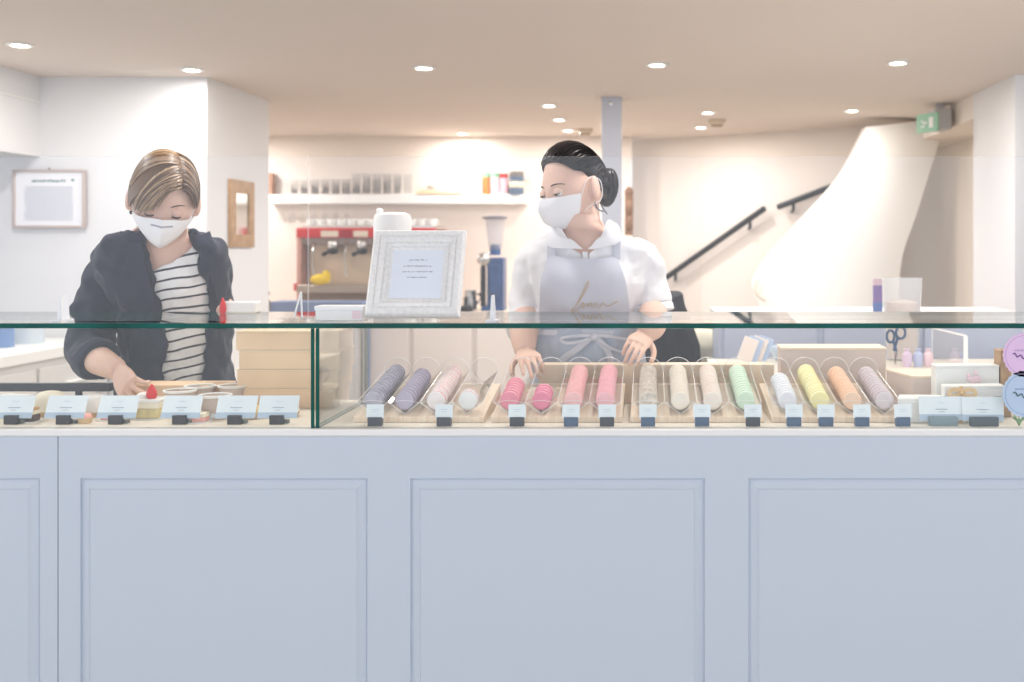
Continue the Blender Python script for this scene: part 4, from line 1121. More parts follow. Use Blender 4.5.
for rki in range(4):
    xs = [(xs_front[4*rki+i]-CX)/445 for i in range(4)]
    pitch = (xs[3]-xs[0])/3; xs = [xs[0]+pitch*i for i in range(4)]
    xm = (xs[0]+xs[3])/2
    # wooden riser under the rack
    X0, X1 = xs[0]-HWID-.004, xs[3]+HWID+.004
    ri = MB().prism([(0,0),(LEN+.022,0),(LEN+.022,.0535),(0,.0135)], X0, X1, T=Matrix(((0,1,0,0),(1,0,0,RY-.018),(0,0,1,DECK),(0,0,0,1)))).build('wooden_riser', M_wood2, None, (xm, RY, DECK), .0015, fixn=True)
    tag(ri, 'pale wooden wedge stand under the %s of macarons' % racknames[rki], 'stand', 'wooden stands under the macaron racks')
    rack = thing('macaron_rack', 'clear acrylic four-channel macaron rack, %s on the counter' % racknames[rki].replace(' rack','',1) , 'rack', (xm, RY, DECK+.02), 'clear acrylic macaron racks')
    rack['label'] = 'clear acrylic four channel macaron rack, ' + racknames[rki]
    for i, x in enumerate(xs):
        hw = min(HWID, pitch/2-.0003)
        g = [[rk(x-hw, (0,0,HH)), rk(x, (0,0,0)), rk(x+hw, (0,0,HH))], [rk(x-hw, (0,LEN,HH)), rk(x, (0,LEN,0)), rk(x+hw, (0,LEN,HH))]]
        chn = MB().sheet(g, -.0012).build('channel', M_acr, rack, smooth=False)
        arc = [rk(x+hw*math.cos(PI*k/20), (0, LEN, HH+hw*math.sin(PI*k/20))) for k in range(21)]
        outl = arc+[rk(x-hw, (0,LEN,HH)), rk(x, (0,LEN,0)), rk(x+hw, (0,LEN,HH))]
        pl = MB(); n = len(outl)-1; bk = RB @ Vector((0,.002,0))
        pl.add([p for p in outl[:-1]]+[p+bk for p in outl[:-1]], [tuple(range(n)), tuple(reversed(range(n, 2*n)))]+[(k, (k+1) % n, (k+1) % n+n, k+n) for k in range(n)])
        pl.build('rear_plate', M_acr, chn, smooth=False)
        MB().tube(outl+[arc[0]], .00075, 6).build('bright_edge', M_aedge, chn)
        ed = MB().tube([rk(x-hw, (0,0,HH)), rk(x, (0,0,.0005)), rk(x+hw, (0,0,HH))], .0009, 6).build('bright_edge', M_aedge, chn)
        lipc = [rk(x-hw*.93+hw*1.86*k/12, (0,-.0005,HH*.93-.0*k-.006*math.sin(PI*k/12)*-1)) for k in range(13)]
        MB().tube(lipc, .0005, 5).build('front_lip', M_aedge, chn)
        MB().tube([rk(x-hw, (0,0,HH)), rk(x-hw, (0,LEN,HH))], .00075, 6).build('bright_edge', M_aedge, chn)
        if i == 3: MB().tube([rk(x+hw, (0,0,HH)), rk(x+hw, (0,LEN,HH))], .00075, 6).build('bright_edge', M_aedge, chn)
        # macarons
        cnt_, col, fil, desc = rows[4*rki+i]
        cm = mat('macaron_'+desc.replace(' ', '_'), col, .6, var=(.35 if 'marbled' in desc or 'speckled' in desc else .05), scale=(90 if 'speckled' in desc else 35), bump=.06, bscale=120)
        fm = mat('filling_'+desc.replace(' ', '_'), fil, .6)
        hc = .0212/math.cos(math.atan2(HH, hw))+.0012
        base = None
        for k in range(cnt_):
            pos = rk(x, (0, .012+k*.0179, hc)) + Vector((random.uniform(-.0007,.0007), 0, random.uniform(0,.0006))); rnd_ = random.uniform(-.05, .05)
            if base is None:
                base = macaron_mesh(None).build('macaron', cm, None); 
                n = 22; rr = [[Vector((r*math.cos(2*PI*q/n), z, r*math.sin(2*PI*q/n))) for q in range(n)] for r, z in ((.0180,-.0030),(.0206,-.0024),(.0206,.0024),(.0180,.0030))]
                MB().loft(rr).build('filling', fm, base); o = base
            else: o = copy_tree(base)
            o.location = pos; o.rotation_euler = (TILT+random.uniform(-.05,.05)-.04, random.uniform(0, 6), rnd_)
            o.rotation_mode = 'XYZ'
            # spin about its own axis first, then tilt
            M_ = Matrix.Rotation(rnd_, 3, 'Z') @ Matrix.Rotation(TILT-.06+random.uniform(-.03,.03), 3, 'X') @ Matrix.Rotation(random.uniform(0, 6), 3, 'Y')
            o.rotation_euler = M_.to_euler()
            pos_word = 'nearest the front glass' if k == 0 else ('last at the back' if k == cnt_-1 else ords[k]+' from the front')
            tag(o, '%s macaron, %s of its row' % (desc, pos_word), 'macaron', '%s macarons' % desc)
# pale wooden box behind the racks
kb = box('wooden_box', M_wood, (541-CX)/392, (772-CX)/392, 2.628, 2.676, DECK+.0003, 1.2065, bevel=.002)
tag(kb, 'long pale wooden box behind the middle macaron racks under the hand', 'box')
# ---- small cards in black blocks
def ink_lines(card, c, w_, R, lines, m=M_ink):
    mb = MB(); rnd = random.Random(int(c.x*1000))
    for (z, wd_, h) in lines:
        x = -wd_/2
        while x < wd_/2-.001:
            l = rnd.uniform(.0018, .0045)*(h/.002)**.5; l = min(l, wd_/2-x)
            if l < .0006: break
            mb.cbox(c+R @ Vector((x+l/2, -.0009, z)), (l, .0003, h), R=R); x += l+.0013*(h/.002)**.5
    o = mb.build('lettering', m, card, smooth=False); o['kind'] = 'stuff'
def small_card(px, where, dark=True):
    s = 457; x = (px-CX)/s; y = F/s; R = Matrix.Rotation(-.12, 3, 'X')
    t = thing('price_card', 'small white price card in a dark block, '+where, 'price card', (x, y, DECK), 'small price cards before the macarons')
    MB().box(x-.0155, x+.0155, y-.005, y+.012, DECK, DECK+.020).build('card_block', M_dark if dark else mat('block_blue', (.22,.33,.46), .4), t, bevel=.001)
    c = Vector((x, y+.001, DECK+.0325))
    cd = MB().cbox(c, (.038,.0012,.030), R=R).build('card', M_card, t)
    ink_lines(cd, c, .04, R, [(.004,.016,.0009),(-.001,.012,.0008)], mat('faint_ink', (.62,.68,.76), .7))
descs = [r[3] for r in rows]
for px, i, dk in ((375,0,1),(444,2,1),(517,4,1),(571,6,0),(607,7,1),(648,8,0),(702,10,0),(753,11,1),(794,12,0),(826,13,0),(862,14,0),(903,15,0)):
    small_card(px, 'before the %s macarons' % descs[i], dk)
# ---- large slanted cards
def big_card(px, w_, s, where, seed, clipw=.031, clipc=None):
    x = (px-CX)/s; y = F/s; R = Matrix.Rotation(-.42, 3, 'X') @ Matrix.Rotation(.0, 3, 'Z')
    if clipc: R = Matrix.Rotation(-.15, 3, 'X')
    t = thing('name_card', 'pale blue name card in a dark clip, '+where, 'name card', (x, y, DECK), 'pale blue name cards')
    MB().box(x-clipw/2, x+clipw/2, y-.006, y+.006, DECK, DECK+.020).build('card_clip', clipc or M_black, t, bevel=.001)
    if not clipc: MB().box(x-clipw/2+.004, x+clipw/2+.006, y+.0065, y+.02, DECK, DECK+.008).build('clip_foot', mat('clip_foot_grey', (.42,.45,.42), .5), t)
    h = .052; c = Vector((x, y+.010, DECK+.013+h/2*math.cos(.42)))
    cd = MB().cbox(c, (w_, .0012, h), R=R)
    cd = cd.build('card', M_card, t)
    MB().cbox(c+R @ Vector((0,-.0010,-h/2+.0065)), (w_, .0006, .013), R=R).build('grey_band', M_cardg, cd)
    ink_lines(cd, c, w_, R, [(-.002,.026,.0017),(-.0075,.012,.0012)], mat('grey_ink', (.48,.53,.60), .7))
    mb = MB(); mb.tube([c+R @ Vector((-.008+.016*k/8, -.0012, .012+.002*math.sin(k*1.9))) for k in range(9)], .0004, 5)
    mb.build('emblem', mat('emblem_blue', (.72,.80,.88), .7), cd)
for px, w_, where in ((12,.085,'at the far left end of the case'),(64,.088,'in front of the white cream dome'),(116,.086,'directly below the reaching hand'),(180,.086,'just right of the strawberry cake'),(235,.088,'in front of the paper tubs at right'),(277,.088,'below the stacked boxes beside the divider')):
    big_card(px, w_, 452, where, px)
big_card(943, .100, 456, 'below the gold ribbon box, left of two', 1, .062, mat('clip_teal_grey', (.45,.53,.56), .4))
big_card(984, .090, 457, 'nearest the blue round sticker', 2, .062, mat('clip_dark_teal', (.22,.28,.31), .4))

# ---- cake boxes in the left section
stk = [(236,339,331.5,351,'topmost'),(239,340,351,370,'second from the top'),(237,338,370,389.5,'third from the top'),(233,335,389.5,409,'bottom')]
zb_ = DECK
hs = [.047,.047,.046,.048][::-1]; zz = DECK
for k, (a_, b_, yt, yb_, nm) in enumerate(reversed(stk)):
    s = 411; x0, x1 = (a_-CX)/s, (b_-CX)/s; y0 = F/s; h = hs[k]
    t = thing('cake_box', 'kraft cardboard cake box, %s of the stack beside the divider' % nm, 'box', ((x0+x1)/2, y0, zz), 'kraft cake boxes in a stack')
    MB().box(x0, x1, y0, y0+.12, zz+.0002, zz+h-.0035).build('box_body', M_kraft, t, bevel=.0012)
    MB().box(x0-.0015, x1+.0015, y0-.0015, y0+.121, zz+h-.0034, zz+h-.0003).build('lid', mat('kraft_lid', (.95,.87,.75), .8), t, bevel=.0008)
    zz += h
# flat kraft box behind
t = tag(box('flat_cake_box', M_kraft, (138-CX)/397, (232-CX)/397, 2.585, 2.672, DECK+.0003, 1.160, bevel=.0015), 'low kraft box lying behind the paper tubs and strawberry cake', 'box')
# ---- paper tubs
tubn = [(215,438,'nearest the front, with a round blue label'),(180,424,'left of the labelled tub, behind the name card'),(200,404,'second from the back of the group'),(221,395.5,'farthest back beside the stacked boxes')]
tub0 = None
for k, (px, s, d_) in enumerate(tubn):
    c = deckpt(px, s)
    if k > 1: c.z = DECK; 
    if s < 407: c.y = 2.555 if k == 2 else 2.565; c.x = (px-CX)*c.y/F
    if k == 3: c.x += .03
    t = thing('paper_tub', 'taupe paper tub with white rim, '+d_, 'tub', c, 'paper tubs in the pastry section')
    MB().lathe([(.024,0),(.0245,.001),(.034,.052),(.032,.052),(.023,.003),(0,.003)], 28, c, cap=False).build('tub_body', mat('tub_taupe', (.80,.73,.69), .7), t)
    MB().lathe([(.033,.050),(.037,.051),(.0375,.055),(.035,.056),(.033,.0535)], 28, c, cap=False).build('rim', M_porc, t)
    MB().lathe([(.0325,.046),(.0,.048)], 24, c).build('filling', M_cream, t)
    if k == 0:
        g = [[c+Vector((.0305*math.sin(u)*(1-.2*(1-v)), -.0305*math.cos(u)*(1-.2*(1-v)), .026+.022*(v*2-1)))+Vector((0,-.0012,0)) for u in [(-.5+1.0*j/10)*math.sqrt(max(.02, 1-(v*2-1)**2))*1.5 for j in range(11)]] for v in [i/10 for i in range(11)]]
        MB().sheet(g, .0005).build('round_label', M_card, t, fixn=True)
# ---- pastries
M_pink = mat('pink_glaze', (.93,.68,.63), .4)
def strawberry(mb, c, r=.011, h=.022):
    mb.lathe([(r*.75,0),(r,.25*h),(r*.85,.5*h),(r*.4,.85*h),(0,h)], 18, c)
def slice_(px, s, w_, d_, h, label, top, name='cake_slice', berry=False, layers=(M_sponge, M_cream)):
    c = deckpt(px, s); t = thing(name, label, 'cake', c)
    c = c+Vector((0,0,.0004))
    MB().cbox(c+Vector((0,0,.001)), (w_+.012, d_+.012, .002)).build('cake_board', M_porc, t)
    MB().cbox(c+Vector((0,0,.002+h*.25)), (w_, d_, h*.5)).build('sponge', layers[0], t, bevel=.002)
    MB().cbox(c+Vector((0,0,.002+h*.65)), (w_, d_, h*.3)).build('cream_layer', layers[1], t, bevel=.002)
    MB().cbox(c+Vector((0,0,.002+h*.9)), (w_, d_, h*.2)).build('topping', top, t, bevel=.003)
    if berry:
        m = MB(); strawberry(m, c+Vector((.012,-.012,h+.002)), .0125, .034); m.build('strawberry', M_redb, t)
        MB().ell(c+Vector((-.012,.0,h+.006)), (.016,.014,.009), 16, 10).build('whipped_cream', M_porc, t)
    return t
slice_(149, 436, .068, .05, .044, 'square sponge cake with white cream and a red strawberry on top', M_porc, berry=True)
slice_(12, 432, .075, .05, .046, 'white topped cream cake at the far left end behind a name card', M_porc)
slice_(114, 441, .045, .035, .022, 'low pink glazed slice between two name cards under the hand', M_pink, layers=(M_pink, M_cream))
slice_(30, 446, .03, .03, .03, 'small golden slice with a chocolate edge left of the cream dome', mat('golden_crust', (.82,.66,.42), .7), layers=(mat('chocolate', (.30,.21,.17), .5), M_cream))
def dome(px, s, r, h, label, m_, pk=1):
    c = deckpt(px, s); t = thing('cream_tart', label, 'tart', c)
    MB().lathe([(r*.8,0),(r,.012),(r*.96,.012),(0,.010)], 28, c).build('tart_shell', mat('tart_crust', (.84,.72,.54), .8), t)
    n = 30; rg = []
    for i in range(12):
        u = i/11; rr = r*.93*math.cos(u*PI/2)**.6+.0003
        rg.append([c+Vector((rr*(1+.05*math.sin(6*2*PI*k/n+u*5))*math.cos(2*PI*k/n), rr*(1+.05*math.sin(6*2*PI*k/n+u*5))*math.sin(2*PI*k/n), .011+h*math.sin(u*PI/2))) for k in range(n)])
    MB().loft(rg).build('cream_top', m_, t); return t
dome(50, 428, .042, .045, 'large white cream dome between the first two name cards', M_cream)
dome(93, 431, .036, .040, 'white meringue dome left of the reaching hand', M_porc)
dome(85, 449, .016, .012, 'small pink glazed tartlet right of the second name card clip', M_pink)
slice_(196, 447, .05, .03, .020, 'low pink and cream slice between the fourth card and the labelled tub', M_cream, layers=(M_pink, M_cream))
dome(251, 436, .034, .018, 'flat golden tart behind the fifth name card', mat('custard', (.93,.80,.55), .5))
dome(286, 432, .032, .020, 'flat white cream tart in front of the stacked boxes', M_porc)
# ---- on the glass top
def on_glass(px, s): return Vector(((px-CX)/s, F/s, GTOP+.0003))
c = on_glass(241, 399); c.y = 2.645; c.x = (241-CX)*c.y/F
t = thing('cream_cake', 'white rectangular cream cake with a red strawberry on the glass top', 'cake', c)
MB().cbox(c+Vector((0,0,.014)), (.088,.04,.028)).build('cake_body', M_porc, t, bevel=.004)
m = MB(); strawberry(m, c+Vector((-.036,-.024,.0)), .0085, .040); m.build('strawberry', M_redb, t)
c = on_glass(339, 447)
t = thing('card_box', 'low white box of cards left of the picture frame on the glass', 'box', c)
MB().box(c.x-.053, c.x+.053, c.y-.0, c.y+.055, c.z, c.z+.030).build('box_body', M_porc, t, bevel=.001)
MB().box(c.x-.055, c.x+.055, c.y-.002, c.y+.057, c.z+.0235, c.z+.0325).build('lid', M_porc, t, bevel=.001)
MB().cbox(c+Vector((.04,-.0008,.013)), (.02,.001,.018)).build('pink_print', mat('pink_print', (.93,.84,.86), .7), t)
# picture frame
Ap, Bp = P(363,315.5,450), P(458.5,315.5,450); Ap.z = Bp.z = GTOP+.001
wF = (Bp-Ap).x; th = math.atan2(.088, .196); RF = Matrix.Rotation(-th, 3, 'X'); Hf = .213
fo = (Ap+Bp)/2
t = thing('picture_frame', 'square distressed white picture frame leaning on the glass top with printed note', 'picture frame', fo)
prof = [(0,.0),(0,-.010),(.003,-.017),(.006,-.019),(.0165,-.019),(.018,-.0155),(.0205,-.0155),(.0215,-.019),(.027,-.0175),(.031,-.015),(.0325,-.011),(.035,-.011),(.036,-.014),(.040,-.012),(.043,-.006),(.047,-.004),(.047,0)]
def fpt(u, w_, d_): return fo+Vector((0,.020,.004))+RF @ Vector((u, d_, w_))
rings = [[fpt(-wF/2+i, i, d_), fpt(wF/2-i, i, d_), fpt(wF/2-i, Hf-i, d_), fpt(-wF/2+i, Hf-i, d_)] for i, d_ in prof]
M_dist = mat('distressed_white', (.95,.94,.92), .6, rgb2=(.89,.885,.88), scale=160, bump=.15, stretch=(1,1,1))
MB().loft(rings, cap=False).build('frame', M_dist, t, angle=20, fixn=True)
MB().loft([[fpt(-wF/2+.002,.002,0), fpt(wF/2-.002,.002,0), fpt(wF/2-.002,Hf-.002,0), fpt(-wF/2+.002,Hf-.002,0)], [fpt(-wF/2+.002,.002,.004), fpt(wF/2-.002,.002,.004), fpt(wF/2-.002,Hf-.002,.004), fpt(-wF/2+.002,Hf-.002,.004)]]).build('backing', M_kraft, t, fixn=True)
nt_ = MB().loft([[fpt(-wF/2+i,i,-.003), fpt(wF/2-i,i,-.003), fpt(wF/2-i,Hf-i,-.003), fpt(-wF/2+i,Hf-i,-.003)] for i in (.0465,)]+[[fpt(-wF/2+.0465,.0465,-.001), fpt(wF/2-.0465,.0465,-.001), fpt(wF/2-.0465,Hf-.0465,-.001), fpt(-wF/2+.0465,Hf-.0465,-.001)]]).build('printed_note', mat('note_paper', (.90,.92,.96), .6), t, fixn=True)
m = MB(); rn = random.Random(4)
for z_, wd_ in ((.141,.040),(.126,.062),(.112,.066),(.098,.042)):
    x = -wd_/2
    while x < wd_/2:
        l = rn.uniform(.0012,.0035); m.cbox(fpt(x+l/2, z_+rn.uniform(-.0006,.0006), -.0035), (l, .0004, rn.uniform(.0012,.0026)), R=RF); x += l+rn.choice((.0012,.0014,.0045))
m.build('lettering', M_ink, nt_, smooth=False)['kind'] = 'stuff'
MB().tube([fpt(0,.13,.004), Vector((fo.x, fpt(0,.13,.004).y+.05, GTOP+.002))], .004, 8, flat=.5).build('easel_leg', M_white, t)
# dispenser behind the frame
c = Vector(((392.5-CX)/401, F/401, GTOP+.0003))
t = thing('soap_dispenser', 'white rounded upright dispenser standing behind the picture frame', 'dispenser', c)
MB().lathe([(.044,0),(.046,.01),(.046,.235),(.043,.245),(.03,.250),(0,.252)], 28, c).build('body', M_porc, t)
MB().lathe([(.008,.24),(.009,.262),(.003,.266),(0,.266)], 12, c+Vector((-.032,.0,-.004))).build('nozzle', M_porc, t)

# ---- right hand boxes
def obox(name, F_, BL, FR, z0, z1, m_, label, lid=None):
    F_, BL, FR = Vector(F_), Vector(BL), Vector(FR); q = [F_, FR, FR+BL-F_, BL]
    def pris(a_, b_, g):
        cc = sum(q, Vector((0,0,0)))/4; v = [cc+(p-cc)*g for p in q]
        return MB().add([(p.x,p.y,a_) for p in v]+[(p.x,p.y,b_) for p in v], [(0,3,2,1),(4,5,6,7),(0,1,5,4),(1,2,6,5),(2,3,7,6),(3,0,4,7)])
    cc = sum(q, Vector((0,0,0)))/4; t = thing(name, label, 'box', (cc.x, cc.y, z0))
    pris(z0, z1-.006, 1).build('box_body', m_, t, bevel=.0012, fixn=True)
    pris(z1-.0059, z1, 1.012).build('lid', lid or m_, t, bevel=.001, fixn=True); return t
def q3(px, s): return Vector(((px-CX)/s, F/s, 0))
tz = DECK
tbl = thing('rear_table', 'white work table adjoining the back of the counter at right', 'table', (.8, 3.2, 0))
MB().box(.20, 1.66, 2.70, 3.68, DECK-.03, DECK).build('tabletop', M_deck, tbl)
MB().box(.22, 1.64, 2.74, 3.66, 0, DECK-.031).build('table_body', M_wallb, tbl)
cab = thing('low_cabinet', 'grey blue low cabinet beyond the work table behind the boxes', 'cabinet', (.8, 3.9, 0))
czt = EYE-(318-CY)/268.
M_cab = mat('cabinet_lavender', (.73,.76,.84), .5)
MB().box((719-CX)/270, (1012-CX)/262, F/270, F/245, 0, czt).build('cabinet_body', M_cab, cab)
MB().box((719-CX)/270-.01, (1012-CX)/262+.01, F/270-.015, F/245, czt, czt+.02).build('cabinet_top', M_white, cab)
md = MB()
for k in range(3):
    x = (724-CX)/270+.37*k; MB().box(x, x+.345, F/270-.012, F/270-.001, .1, czt-.03).build('cabinet_door', M_cab, cab, bevel=.003)
obox('kraft_carton', q3(781,392), q3(777.5,377), q3(886,392), DECK+.0003, 1.243, M_kraft2, 'large pale kraft box behind the yellow and orange macarons', mat('carton_lid', (.95,.88,.80), .8))
obox('kraft_carton', q3(913,424), q3(886,401), q3(990,424), DECK+.0003, 1.196, M_kraft2, 'kraft box turned at an angle beside the mauve macarons', mat('carton_lid', (.95,.88,.80), .8))
wb_ = obox('cake_carton', q3(936,436), q3(931,428), q3(999,434), DECK+.0003, 1.228, M_white, 'tall white cake box with a pink floral print')
m = MB(); rn = random.Random(8)
for k in range(16):
    a_ = rn.uniform(0, 2*PI); r = rn.uniform(0, .02); cc = q3(974,435.2)+Vector((r*math.cos(a_)*.8, -.0022, 1.196+r*math.sin(a_)*.9)); rr = rn.uniform(.004,.008)
    m.ell(cc, (rr,.0015,rr*.8), 12, 8)
m.build('floral_print', mat('floral_pink', (.95,.84,.87), .8), wb_)['kind'] = 'stuff'
rb = obox('gift_box', q3(944,449), q3(941,441.5), q3(1004,447), DECK+.0003, 1.190, M_white, 'white gift box tied with a gold ribbon bow')
cc = q3(961,449.6)+Vector((0,-.0015,1.176))
R9 = Matrix.Identity(3)
MB().box(cc.x-.004, cc.x+.004, cc.y, cc.y+.001, DECK+.001, 1.191).build('ribbon', mat('gold_ribbon', (.88,.75,.56), .35), rb)
bw = MB()
for sg in (-1, 1):
    bw.tube(crom([cc, cc+Vector((sg*.012,-.006,.008)), cc+Vector((sg*.026,-.008,.006)), cc+Vector((sg*.028,-.008,-.004)), cc+Vector((sg*.014,-.006,-.007)), cc+Vector((0,-.001,-.001))], 4), [(.0045,.0008)]*21, 8, up=(0,-1,0))
bw.ell(cc+Vector((0,-.004,0)), (.004,.004,.005), 10, 8)
bw.build('bow', mat('gold_ribbon', (.88,.75,.56), .35), rb)
MB().box(cc.x+.072, cc.x+.09, cc.y+.0005, cc.y+.001, 1.165, 1.168).build('lettering', M_ink, rb)
obox('white_carton', q3(898,449), q3(899,438), q3(941,449), DECK+.0003, 1.163, M_porc, 'low white box right of the mauve macarons behind a card')
# upright gold packet at the right
c = q3(1006,434)
t = thing('gold_packet', 'slim gold and brown upright packet behind the round stickers', 'packet', (c.x, c.y, DECK))
MB().box(c.x-.012, c.x+.012, c.y, c.y+.05, DECK, 1.262).build('packet_body', M_gold, t, bevel=.002)
MB().box(c.x+.013, c.x+.035, c.y+.005, c.y+.045, DECK, 1.24).build('cream_sleeve', M_cream, t, bevel=.002)
# sprig
c = deckpt(1019, 456); m = MB(); rn = random.Random(2)
for k in range(14):
    a_ = rn.uniform(0, 2*PI); m.tube([c, c+Vector((.005*math.cos(a_), .003*math.sin(a_), .012)), c+Vector((.014*math.cos(a_), .008*math.sin(a_), rn.uniform(.012,.028)))], [.0008,.0022,.0004], 6)
m.tube([c, c+Vector((0,0,.02))], .0012, 6)
tag(m.build('green_sprig', mat('sprig_green', (.42,.58,.40), .6), None, c), 'small green sprig at the right end below the blue sticker', 'plant')
# round stickers on the glass
def sticker(px, py, rpx, col, ring, label, inkc):
    s = F/(YG-.0012); c = P(px, py, s); r = rpx/s; n = 96
    t = thing('round_sticker', label, 'sticker', c, 'round stickers on the front glass')
    rr = [r*(1+.02*math.cos(24*2*PI*k/n)) for k in range(n)]
    vs = [(c.x+rr[k]*math.cos(2*PI*k/n), c.y, c.z+rr[k]*math.sin(2*PI*k/n)) for k in range(n)]
    MB().add(vs+[(v[0], v[1]+.0009, v[2]) for v in vs], [tuple(range(n)), tuple(reversed(range(n, 2*n)))]+[((k+1) % n, k, k+n, (k+1) % n+n) for k in range(n)]).build('sticker_disc', col, t, smooth=False)
    MB().tube([(c.x+r*.88*math.cos(2*PI*k/60), c.y-.0004, c.z+r*.88*math.sin(2*PI*k/60)) for k in range(61)], .0005, 5).build('ring_line', ring, t)
    m = MB(); rn = random.Random(px)
    for zz_, w_ in ((.35,.9),):
        x = -w_*r/2
        while x < w_*r/2:
            l = rn.uniform(.002,.004); m.cbox((c.x+x, c.y-.0005, c.z+zz_*r*.6), (l, .0004, .0035)); x += l+.0014
    m.build('lettering', ring, t)['kind'] = 'stuff'
    pts = [(c.x+r*(-.55+1.1*k/12), c.y-.0008, c.z-r*.12-r*.35*(k/12-.5)*.9+r*.08*math.sin(k*2.1)) for k in range(13)]
    MB().tube(crom(pts, 3), .0013, 6).build('script_line', inkc, t)
sticker(1025, 355, 22, mat('sticker_lilac', (.88,.76,.90), .5), mat('sticker_lilac_ring', (.74,.62,.80), .5), 'round lilac sticker with scalloped edge on the glass at right', mat('purple_ink', (.48,.30,.58), .5))
sticker(1026, 394, 23.5, mat('sticker_blue', (.72,.80,.90), .5), mat('sticker_blue_ring', (.56,.64,.76), .5), 'round pale blue sticker with scalloped edge below the lilac one', mat('green_ink', (.28,.40,.42), .5))

# ---- things on the work table and the cabinet
c = Vector(((902-CX)/288, F/288+.0, DECK+.0003))
t = thing('plastic_jug', 'tall translucent plastic container seen above the glass at right', 'container', c)
M_fro = pane_mat('frosted_plastic', (.97,.96,.94), 1.25, veil=.22)
MB().lathe([(.055,0),(.068,.28),(.070,.285),(.066,.285),(.053,.004),(0,.004)], 28, c, cap=False).build('body', M_fro, t)
MB().lathe([(.05,.01),(.0565,.20),(0,.21)], 24, c).build('contents', mat('jug_contents', (.90,.82,.76), .8, var=.12, scale=25), t)
c = Vector(((876-CX)/262, 3.98, czt+.0203))
t = thing('slim_bottle', 'small purple and blue slim bottle left of the translucent container', 'bottle', c)
MB().lathe([(.017,0),(.018,.03),(.018,.10),(0,.10)], 16, c).build('body', mat('bottle_purple', (.50,.42,.62), .4), t)
MB().lathe([(.0185,.002),(.0188,.035)], 16, c, cap=False).build('label_band', mat('bottle_blue', (.36,.45,.66), .4), t)
MB().lathe([(.0178,.10),(.0178,.125),(0,.125)], 16, c).build('cap', mat('bottle_cap_pink', (.80,.70,.74), .4), t)
# scissors in a holder
c = Vector(((895-CX)/300, F/300, DECK+.0003))
t = thing('scissors', 'dark blue handled scissors standing upright on the work table', 'scissors', c)
M_sc = mat('scissor_blue', (.20,.30,.44), .4)
for sg in (-1, 1):
    cc = c+Vector((sg*.017+.002, 0, .100+.006*sg)); 
    hd = MB().tube([cc+Vector((.014*math.cos(2*PI*k/20)*(1+.1*sg), 0, .020*math.sin(2*PI*k/20))) for k in range(21)], .0045, 8).tube([cc+Vector((-sg*.010,0,-.017)), c+Vector((-sg*.004,0,.045))], [.005,.005], 8).build('handle', M_sc, t)
    MB().tube([c+Vector((-sg*.004,0,.048)), c+Vector((sg*.002,0,.001))], [(.006,.001),(.002,.001)], 6).build('blade', M_chrome, t)
cz = c+Vector((.012,.05,0))
# pink packets
for k, (px, col) in enumerate(((907,(.86,.78,.88)),(918,(.74,.78,.90)),(928,(.93,.82,.86)))):
    c = Vector(((px-CX)/305, F/305, DECK+.0003))
    tag(MB().lathe([(.012,0),(.017,.02),(.016,.04),(.006,.05),(.010,.058),(0,.056)], 14, c).build('sweet_bag', mat('sweet_%d' % k, col, .5), None, c), '%s small tied sweet bag behind the angled kraft box' % ('lilac','blue','pink')[k], 'sweet bag', 'small tied sweet bags')
# glass bowls on the table
for k, px in enumerate((782,812,842)):
    c = Vector(((px-CX)/290, F/290, DECK+.0003))
    tag(MB().lathe([(.02,0),(.045,.035),(.05,.05),(.047,.05),(.042,.036),(0,.006)], 24, c).build('glass_bowl', mat('bowl_pale_blue', (.80,.86,.92), .2), None, c+Vector((0,0,0))), 'pale blue bowl behind the large kraft box, %s of three' % ('leftmost','middle','rightmost')[k], 'bowl', 'pale blue bowls behind the kraft box')
c = Vector(((757-CX)/300, F/300, DECK+.0003))
t = thing('paper_bags', 'stack of white paper bags leaning on the work table left', 'bags', c)
for k in range(4):
    MB().cbox(c+Vector((-.03+.018*k, .012*k, .050)), (.05,.008,.08), R=Matrix.Rotation(.35, 3, 'Y')).build('bag', mat('bag_%d' % (k % 2), ((.92,.88,.86),(.72,.80,.92))[k % 2], .7), t, bevel=.001)
# clear stand with white edges
t = thing('acrylic_stand', 'clear acrylic stand with white edges behind the angled kraft box', 'stand', (.78, 3.1, DECK))
x0 = (966-CX)/330; ya, yb2 = F/330, F/295; zt_ = EYE-(336-CY)/330.
pane('side_pane', x0-.003, x0, ya, yb2, DECK+.0005, zt_, 'x', t, M_acr, M_aedge)
m = MB().cbox((x0-.001, ya, (DECK+zt_)/2), (.012,.004,zt_-DECK-.002)).build('front_edge', M_aedge, t)
MB().tube([(x0, ya, zt_), (x0-.02, yb2, zt_)], .003, 6).build('top_edge', M_aedge, t)

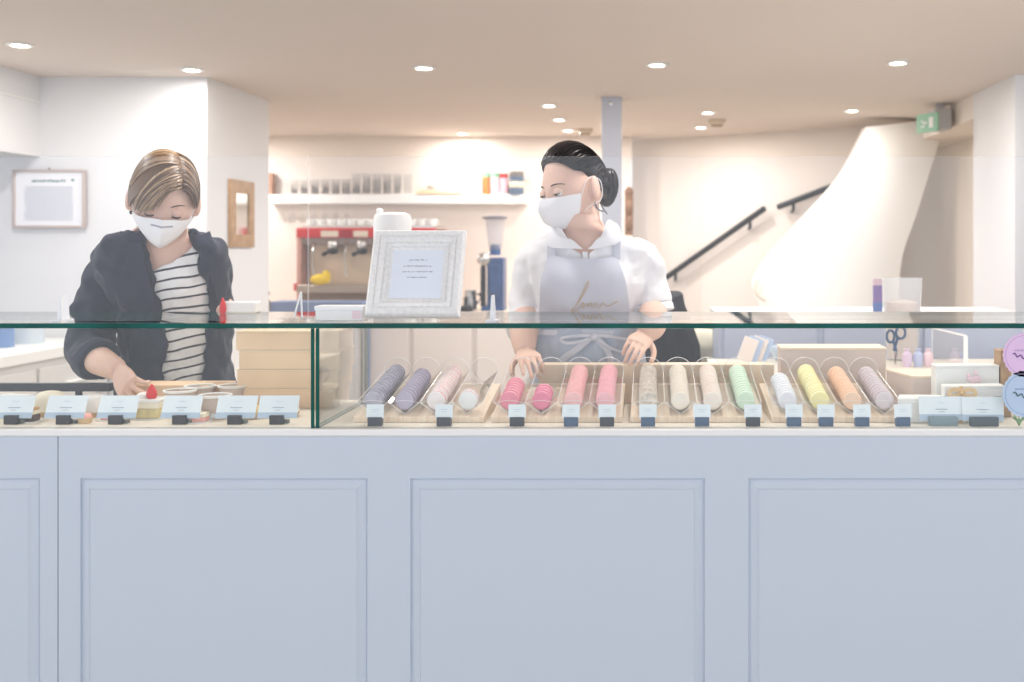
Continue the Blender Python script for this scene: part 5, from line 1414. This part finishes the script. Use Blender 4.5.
# ---- left worktop along the side
wx = -2.5; t = thing('side_worktop', 'white worktop with drawers along the left side wall', 'worktop', (-2.8, 3.8, 0))
MB().box(-3.2, wx, 2.6, yL-.01, 1.03, 1.08).build('worktop_slab', M_white, t, bevel=.006)
MB().box(-3.2, wx-.02, 2.62, yL-.01, 0, 1.029).build('cabinet_body', mat('side_cabinet', (.84,.83,.82), .5), t)
for k in range(4):
    y0 = 2.66+.55*k
    for z0, z1 in ((.84,1.0),(.62,.82),(.12,.6)):
        dr = MB().box(wx-.019, wx-.004, y0, y0+.53, z0, z1).build('drawer', mat('side_cabinet', (.84,.83,.82), .5), t, bevel=.003)
        MB().box(wx-.003, wx+.014, y0+.18, y0+.35, (z0+z1)/2-.006, (z0+z1)/2+.006).build('handle', M_porc, dr, bevel=.003)
for k, (y_, r, h, col, lab) in enumerate(((3.95,.06,.12,(.62,.72,.86),'pale blue canister nearest the left edge on the side worktop'),(4.2,.05,.13,(.92,.92,.93),'white canister on the side worktop between two blue ones'),(4.4,.05,.11,(.45,.56,.74),'dark blue canister on the side worktop beside the white one'),(4.6,.06,.09,(.78,.82,.86),'grey canister nearest the pier on the side worktop'))):
    c = Vector((-2.72, y_, 1.0805)); t = thing('canister', lab, 'canister', c)
    MB().lathe([(r,0),(r,h*.8),(0,h*.8)], 20, c).build('body', mat('can_%d' % k, col, .4), t)
    MB().lathe([(r*1.04,h*.8),(r*1.04,h),(0,h)], 20, c).build('lid', M_white, t)
c = Vector((-2.6, 3.85, 1.0805))
tag(MB().cbox(c+Vector((0,0,.008)), (.09,.2,.016)).build('orange_cloth', mat('orange_cloth', (.90,.55,.38), .8), None, c), 'folded orange cloth at the front edge of the side worktop', 'cloth')

# ============================================================ WORLD, CAMERA
wd = bpy.data.worlds.new('daylight'); sc.world = wd; wd.use_nodes = True
bg = wd.node_tree.nodes['Background']; bg.inputs['Color'].default_value = (.87,.925,1.0,1); bg.inputs['Strength'].default_value = 1.28
cam = bpy.data.cameras.new('camera'); co = bpy.data.objects.new('camera', cam); COL.objects.link(co)
co.location = (0,0,EYE); co.rotation_euler = (PI/2, 0, 0)
cam.sensor_width = 36; cam.lens = F/1024*36
cam.shift_x = -(CX-512)/1024; cam.shift_y = -(341-CY)/1024
cam.clip_start = .05
cam.dof.use_dof = True; cam.dof.focus_distance = 2.42; cam.dof.aperture_fstop = 3.2
sc.camera = co
sc.view_settings.view_transform = 'Standard'; sc.view_settings.look = 'None'; sc.view_settings.gamma = 1; sc.view_settings.use_curve_mapping = False
sc.view_settings.exposure = .50
